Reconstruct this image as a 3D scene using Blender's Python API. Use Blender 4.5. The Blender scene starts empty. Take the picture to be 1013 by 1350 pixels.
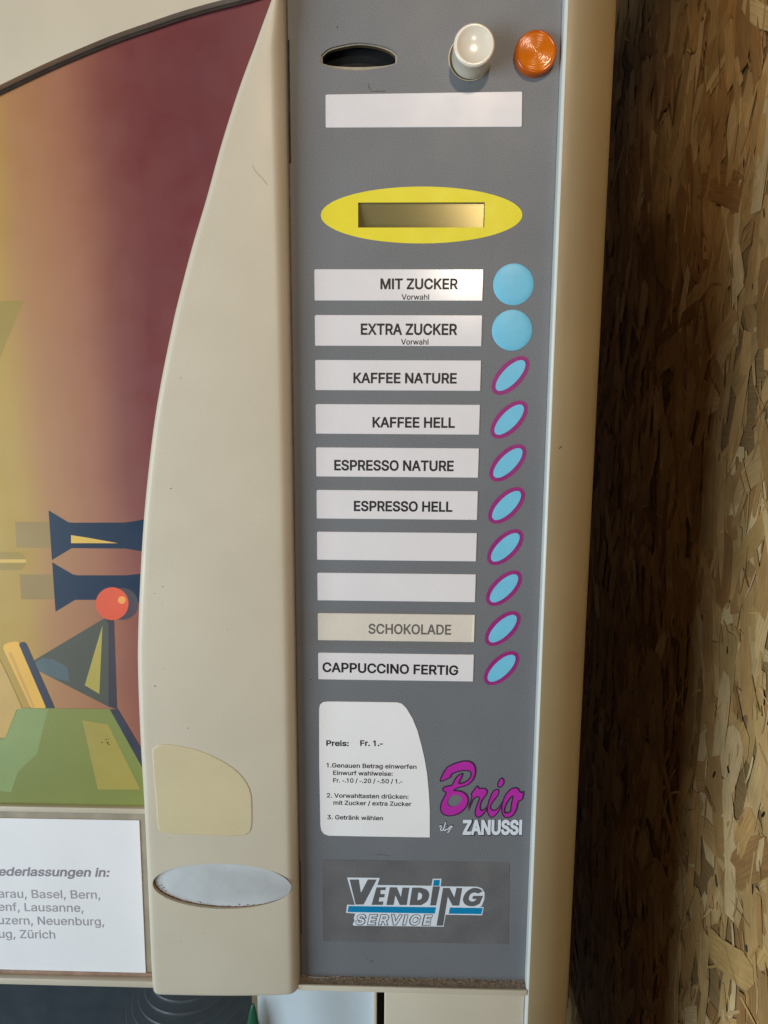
import bpy, bmesh, math, random, json
from mathutils import Vector, Matrix
from mathutils.geometry import delaunay_2d_cdt
random.seed(7)
S = bpy.context.scene
COL = S.collection

# ------------------------------------------------------------------ camera
MM = 0.001
F_PX, IW, IH = 1014.05, 1013.0, 1350.0
PITCH, YAW, ROLL, DIST = 0.16345, 0.02625, 0.00447, 0.400
cp, sp, cy, sy = math.cos(PITCH), math.sin(PITCH), math.cos(YAW), math.sin(YAW)
FWD = Vector((-sy*cp, cy*cp, -sp)); RT0 = Vector((cy, sy, 0)); UP0 = RT0.cross(FWD)
RT = math.cos(ROLL)*RT0 + math.sin(ROLL)*UP0
UP = math.cos(ROLL)*UP0 - math.sin(ROLL)*RT0
cd = bpy.data.cameras.new('camera'); cam = bpy.data.objects.new('camera', cd); COL.objects.link(cam)
cd.sensor_fit = 'VERTICAL'; cd.sensor_height = 36.0; cd.lens = F_PX/IH*36.0
cd.clip_start = 0.01; cd.clip_end = 50
M4 = Matrix((( RT.x, UP.x, -FWD.x, 0), (RT.y, UP.y, -FWD.y, -DIST), (RT.z, UP.z, -FWD.z, 0), (0,0,0,1)))
cam.matrix_world = M4
S.camera = cam

# ------------------------------------------------------------------ world and lamps
W = bpy.data.worlds.new('World'); S.world = W; W.use_nodes = True
W.node_tree.nodes['Background'].inputs[0].default_value = (0.80, 0.86, 1.0, 1)
W.node_tree.nodes['Background'].inputs[1].default_value = 0.02
def lamp(name, kind, loc, target, energy, color, **kw):
    d = bpy.data.lights.new(name, kind); o = bpy.data.objects.new(name, d); COL.objects.link(o)
    d.energy = energy; d.color = color
    for k, v in kw.items(): setattr(d, k, v)
    o.location = loc
    o.rotation_euler = (Vector(target)-Vector(loc)).to_track_quat('-Z', 'Y').to_euler()
    return o
lamp('window_light', 'AREA', (-1.44, -1.10, -0.32), (0.05, 0, -0.14), 36, (0.75, 0.905, 0.985), shape='RECTANGLE', size=1.15, size_y=1.1)
lamp('ceiling_lamp', 'SPOT', (0.16, -1.5, 0.88), (0.0, 0, 0.30), 42, (1.0, 0.78, 0.56), spot_size=math.radians(46), spot_blend=0.85, shadow_soft_size=0.05)
lamp('added_wall_spot', 'SPOT', (-0.30, -0.90, 0.90), (0.215, -0.287, 0.527), 34, (1.0, 0.84, 0.58), spot_size=math.radians(33), spot_blend=0.35, shadow_soft_size=0.04)  # added spot, no known source; its cone edge shapes the wall's lit patch
lamp('room_light', 'AREA', (0.205, -2.0, 0.36), (0.03, 0, 0.05), 4.0, (1.0, 0.88, 0.72), shape='RECTANGLE', size=0.17, size_y=0.15)
S.view_settings.view_transform = 'Standard'; S.view_settings.look = 'None'
S.view_settings.exposure = 0; S.view_settings.gamma = 1
S.view_settings.use_curve_mapping = False

# ------------------------------------------------------------------ helpers
def P(x, y, Y=0.0):
    """point of the plane at depth Y (metres) seen at photo pixel x, y -> (X, Z)"""
    d = FWD*F_PX + RT*(x-IW/2) - UP*(y-IH/2)
    t = (DIST+Y)/d.y
    return (d.x*t, d.z*t)
def PP(pts, Y=0.0, s=1.0, ox=0, oy=0):
    return [P(ox+x/s, oy+y/s, Y) for x, y in pts]
def lin(c):
    return tuple(((v/255)/12.92 if v/255 <= 0.04045 else ((v/255+0.055)/1.055)**2.4) for v in c)

def mat(name, rgb, rough=0.5, vary=0.06, scale=60, grain=0.0, gscale=2500, bump=0.0, bscale=1500, metal=0.0, spec=0.5, coat=0.0, detail=4, rvar=0.19):
    """principled surface: sRGB base colour broken up by two procedural noises, optional fine bump"""
    m = bpy.data.materials.new(name); m.use_nodes = True
    nt = m.node_tree; b = nt.nodes['Principled BSDF']
    c = lin(rgb)
    tc = nt.nodes.new('ShaderNodeTexCoord')
    def noise(sc, det):
        n = nt.nodes.new('ShaderNodeTexNoise'); n.inputs['Scale'].default_value = sc; n.inputs['Detail'].default_value = det
        nt.links.new(tc.outputs['Object'], n.inputs['Vector']); return n
    n1 = noise(scale, detail)
    mr = nt.nodes.new('ShaderNodeMapRange'); mr.inputs[1].default_value = 0.3; mr.inputs[2].default_value = 0.7
    mr.inputs[3].default_value = 1-vary; mr.inputs[4].default_value = 1+vary
    nt.links.new(n1.outputs['Fac'], mr.inputs[0])
    fac = mr.outputs[0]
    if grain:
        n2 = noise(gscale, 1.5)
        m2 = nt.nodes.new('ShaderNodeMapRange'); m2.inputs[1].default_value = 0.3; m2.inputs[2].default_value = 0.7
        m2.inputs[3].default_value = 1-grain; m2.inputs[4].default_value = 1+grain
        nt.links.new(n2.outputs['Fac'], m2.inputs[0])
        mu = nt.nodes.new('ShaderNodeMath'); mu.operation = 'MULTIPLY'
        nt.links.new(fac, mu.inputs[0]); nt.links.new(m2.outputs[0], mu.inputs[1]); fac = mu.outputs[0]
    vm = nt.nodes.new('ShaderNodeVectorMath'); vm.operation = 'SCALE'
    vm.inputs[0].default_value = c
    nt.links.new(fac, vm.inputs['Scale'])
    nt.links.new(vm.outputs[0], b.inputs['Base Color'])
    rg = nt.nodes.new('ShaderNodeMapRange'); rg.inputs[1].default_value = 0.3; rg.inputs[2].default_value = 0.7
    rg.inputs[3].default_value = rough*(1-rvar); rg.inputs[4].default_value = min(1, rough*(1+rvar))
    nr = noise(scale*1.7, 5); nt.links.new(nr.outputs['Fac'], rg.inputs[0]); nt.links.new(rg.outputs[0], b.inputs['Roughness'])
    b.inputs['Metallic'].default_value = metal
    b.inputs['Specular IOR Level'].default_value = spec
    if coat: b.inputs['Coat Weight'].default_value = coat; b.inputs['Coat Roughness'].default_value = 0.12
    if bump:
        n3 = noise(bscale, 2); bp = nt.nodes.new('ShaderNodeBump'); bp.inputs['Strength'].default_value = bump
        bp.inputs['Distance'].default_value = 0.0004
        nt.links.new(n3.outputs['Fac'], bp.inputs['Height']); nt.links.new(bp.outputs[0], b.inputs['Normal'])
    return m

def link(name, me, parent=None, label=None, **props):
    o = bpy.data.objects.new(name, me); COL.objects.link(o)
    if parent is not None: o.parent = parent
    if label: o['label'] = label
    for k, v in props.items(): o[k] = v
    return o

def finish(bm, smooth=None):
    bmesh.ops.recalc_face_normals(bm, faces=bm.faces)
    if smooth:
        lim = math.radians(smooth)
        for f in bm.faces: f.smooth = True
        for e in bm.edges:
            e.smooth = not (len(e.link_faces) == 2 and e.calc_face_angle(0) > lim)

class MB:
    """collects faces with material slots; build() links them as ONE mesh object"""
    def __init__(s): s.bm = bmesh.new(); s.mats = []
    def slot(s, m):
        if m not in s.mats: s.mats.append(m)
        return s.mats.index(m)
    def face(s, pts, m):
        f = s.bm.faces.new([s.bm.verts.new(p) for p in pts]); f.material_index = s.slot(m); return f
    def box(s, a, b, m, bevel=0.0, seg=2):
        x0, y0, z0 = a; x1, y1, z1 = b
        t = bmesh.new()
        bmesh.ops.create_cube(t, size=1)
        for v in t.verts: v.co = Vector(((x0+x1)/2+v.co.x*(x1-x0), (y0+y1)/2+v.co.y*(y1-y0), (z0+z1)/2+v.co.z*(z1-z0)))
        if bevel: bmesh.ops.bevel(t, geom=list(t.edges), offset=bevel, segments=seg, profile=0.5, affect='EDGES')
        s.merge(t, m)
    def prism(s, pts, yb, yf, m, bevel=0.0, seg=3):
        """outline in X,Z pushed from yb to yf (the front), its front edge rounded"""
        t = bmesh.new()
        f = t.faces.new([t.verts.new((x, yf, z)) for x, z in pts])
        r = bmesh.ops.extrude_face_region(t, geom=[f])
        nv = [g for g in r['geom'] if isinstance(g, bmesh.types.BMVert)]
        for v in nv: v.co.y = yb
        if bevel:
            ed = [e for e in t.edges if all(abs(v.co.y-yf) < 1e-7 for v in e.verts)]
            bmesh.ops.bevel(t, geom=ed, offset=bevel, segments=seg, profile=0.5, affect='EDGES')
        s.merge(t, m)
    def flat(s, loops, y, m):
        """even-odd filled flat outline(s) at depth y"""
        cu = bpy.data.curves.new('fill', 'CURVE'); cu.dimensions = '2D'; cu.fill_mode = 'FRONT'
        for lp in loops:
            sl = cu.splines.new('POLY'); sl.points.add(len(lp)-1); sl.use_cyclic_u = True
            for p, (x, z) in zip(sl.points, lp): p.co = (x*1000, z*1000, 0, 1)
        ob = bpy.data.objects.new('fill', cu)
        me = bpy.data.meshes.new_from_object(ob)
        t = bmesh.new(); t.from_mesh(me)
        yy = y if callable(y) else (lambda x, z: y)
        for v in t.verts:
            x, z = v.co.x*MM, v.co.y*MM
            v.co = Vector((x, yy(x, z), z))
        for f in t.faces:
            f.normal_update()
            if f.normal.y > 0: f.normal_flip()
        s.merge(t, m, recalc=False)
        bpy.data.objects.remove(ob); bpy.data.curves.remove(cu); bpy.data.meshes.remove(me)
    def glyph(s, loops, y, m):
        """non-zero filled outline(s): overlapping or crossing strokes unite"""
        V, E, sc = [], [], 1000.0
        for lp in loops:
            i = len(V); n = len(lp)
            V += [Vector((px*sc, pz*sc)) for px, pz in lp]; E += [(i+k, i+(k+1) % n) for k in range(n)]
        vs, _, fs, *_r = delaunay_2d_cdt(V, E, [], 0, 1e-5)
        k = s.slot(m); nv = {}
        for f in fs:
            c = Vector((0, 0))
            for q in f: c += vs[q]
            c /= len(f); wn = 0
            for lp in loops:
                for a, b in zip(lp, lp[1:]+lp[:1]):
                    ay, by = a[1]*sc, b[1]*sc
                    if (ay <= c.y) != (by <= c.y):
                        xx = a[0]*sc+(c.y-ay)/(by-ay)*(b[0]-a[0])*sc
                        if xx > c.x: wn += 1 if by > ay else -1
            if not wn: continue
            pts = []
            for q in f:
                if q not in nv: nv[q] = s.bm.verts.new((vs[q].x/sc, y, vs[q].y/sc))
                pts.append(nv[q])
            try: fc = s.bm.faces.new(pts)
            except ValueError: continue
            fc.material_index = k; fc.normal_update()
            if fc.normal.y > 0: fc.normal_flip()
    def wall(s, loop, y0, y1, m):
        n = len(loop)
        for i in range(n):
            (a, b), (c, d) = loop[i], loop[(i+1) % n]
            s.face([(a, y0, b), (c, y0, d), (c, y1, d), (a, y1, b)], m)
    def lathe(s, prof, n, m, axis='Y', center=(0,0,0), phase=0, caps=True):
        """prof: (radius, height along the axis)"""
        rings = []
        c = Vector(center)
        for r, h in prof:
            ring = []
            for i in range(n):
                a = 2*math.pi*i/n+phase
                o = Vector((r*math.cos(a), h, r*math.sin(a))) if axis == 'Y' else Vector((r*math.cos(a), r*math.sin(a), h))
                ring.append(s.bm.verts.new(c+o))
            rings.append(ring)
        k = s.slot(m)
        for a, b in zip(rings, rings[1:]):
            for i in range(n):
                s.bm.faces.new((a[i], a[(i+1) % n], b[(i+1) % n], b[i])).material_index = k
        for ring in ((rings[0], rings[-1]) if caps else ()):
            s.bm.faces.new(ring).material_index = k
    def merge(s, t, m, recalc=True):
        if recalc: bmesh.ops.recalc_face_normals(t, faces=t.faces)
        k = s.slot(m); mp = {}
        for v in t.verts: mp[v] = s.bm.verts.new(v.co)
        for f in t.faces:
            try: s.bm.faces.new([mp[v] for v in f.verts]).material_index = k
            except ValueError: pass
        t.free()
    def build(s, name, parent=None, label=None, smooth=None, weld=False, recalc=True, **props):
        if weld: bmesh.ops.remove_doubles(s.bm, verts=s.bm.verts, dist=1e-6)
        if recalc: finish(s.bm, smooth)
        me = bpy.data.meshes.new(name); s.bm.to_mesh(me); s.bm.free()
        for m in s.mats: me.materials.append(m)
        return link(name, me, parent, label, **props)

def absorb(host, o):
    """surface marks become faces of the part they lie on"""
    hm, om = host.data, o.data; off = len(hm.materials)
    for m in om.materials: hm.materials.append(m)
    bm = bmesh.new(); bm.from_mesh(hm); n0 = len(bm.faces); bm.from_mesh(om); bm.faces.ensure_lookup_table()
    for f in bm.faces[n0:]: f.material_index += off
    bm.to_mesh(hm); bm.free()
    bpy.data.objects.remove(o); bpy.data.meshes.remove(om)

def ellipse(cx, cz, rx, rz, n=72, tilt=0.0):
    ct, st = math.cos(tilt), math.sin(tilt)
    return [(cx+rx*math.cos(a)*ct-rz*math.sin(a)*st, cz+rx*math.cos(a)*st+rz*math.sin(a)*ct) for a in (2*math.pi*i/n for i in range(n))]
def rounded(pts, radii, n=6):
    """polygon with each corner replaced by a quadratic arc of its own radius"""
    out = []; N = len(pts)
    if not isinstance(radii, (list, tuple)): radii = [radii]*N
    for i in range(N):
        p, a, b = Vector(pts[i]), Vector(pts[i-1]), Vector(pts[(i+1) % N])
        r = radii[i]
        if r <= 0: out.append(tuple(p)); continue
        u, v = (a-p).normalized(), (b-p).normalized()
        s, e = p+u*min(r, (a-p).length*.49), p+v*min(r, (b-p).length*.49)
        for k in range(n+1):
            t = k/n; q = s*(1-t)**2+p*2*t*(1-t)+e*t*t; out.append((q.x, q.y))
    return out
def spline(pts, k=6, closed=True):
    """Catmull-Rom through the points"""
    out = []; N = len(pts)
    for i in range(N if closed else N-1):
        g = (lambda j: Vector(pts[j % N])) if closed else (lambda j: Vector(pts[max(0, min(N-1, j))]))
        p0, p1, p2, p3 = g(i-1), g(i), g(i+1), g(i+2)
        for j in range(k):
            t = j/k
            q = 0.5*((2*p1)+(p2-p0)*t+(2*p0-5*p1+4*p2-p3)*t*t+(3*p1-p0-3*p2+p3)*t**3)
            out.append((q.x, q.y))
    if not closed: out.append(tuple(pts[-1]))
    return out
def area(lp): return 0.5*sum(a[0]*b[1]-b[0]*a[1] for a, b in zip(lp, lp[1:]+lp[:1]))
def grow(loops, d):
    """outline(s) pushed outward by d (holes shrink): a heavier or lighter weight of the same shape"""
    big = max(loops, key=lambda l: abs(area(l))); sg = 1 if area(big) > 0 else -1
    res = []
    for lp in loops:
        n = len(lp); o = []
        for i in range(n):
            p, a, b = Vector(lp[i]), Vector(lp[i-1]), Vector(lp[(i+1) % n])
            u, v = (p-a), (b-p)
            if u.length < 1e-9 or v.length < 1e-9: o.append(lp[i]); continue
            u.normalize(); v.normalize()
            n1, n2 = Vector((u.y, -u.x)), Vector((v.y, -v.x))
            m = n1+n2
            if m.length < 0.2: o.append(lp[i]); continue
            m.normalize(); k = min(1.6, 1/max(0.3, m.dot(n1)))
            q = p+m*d*k*sg; o.append((q.x, q.y))
        res.append(o)
    return res

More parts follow.
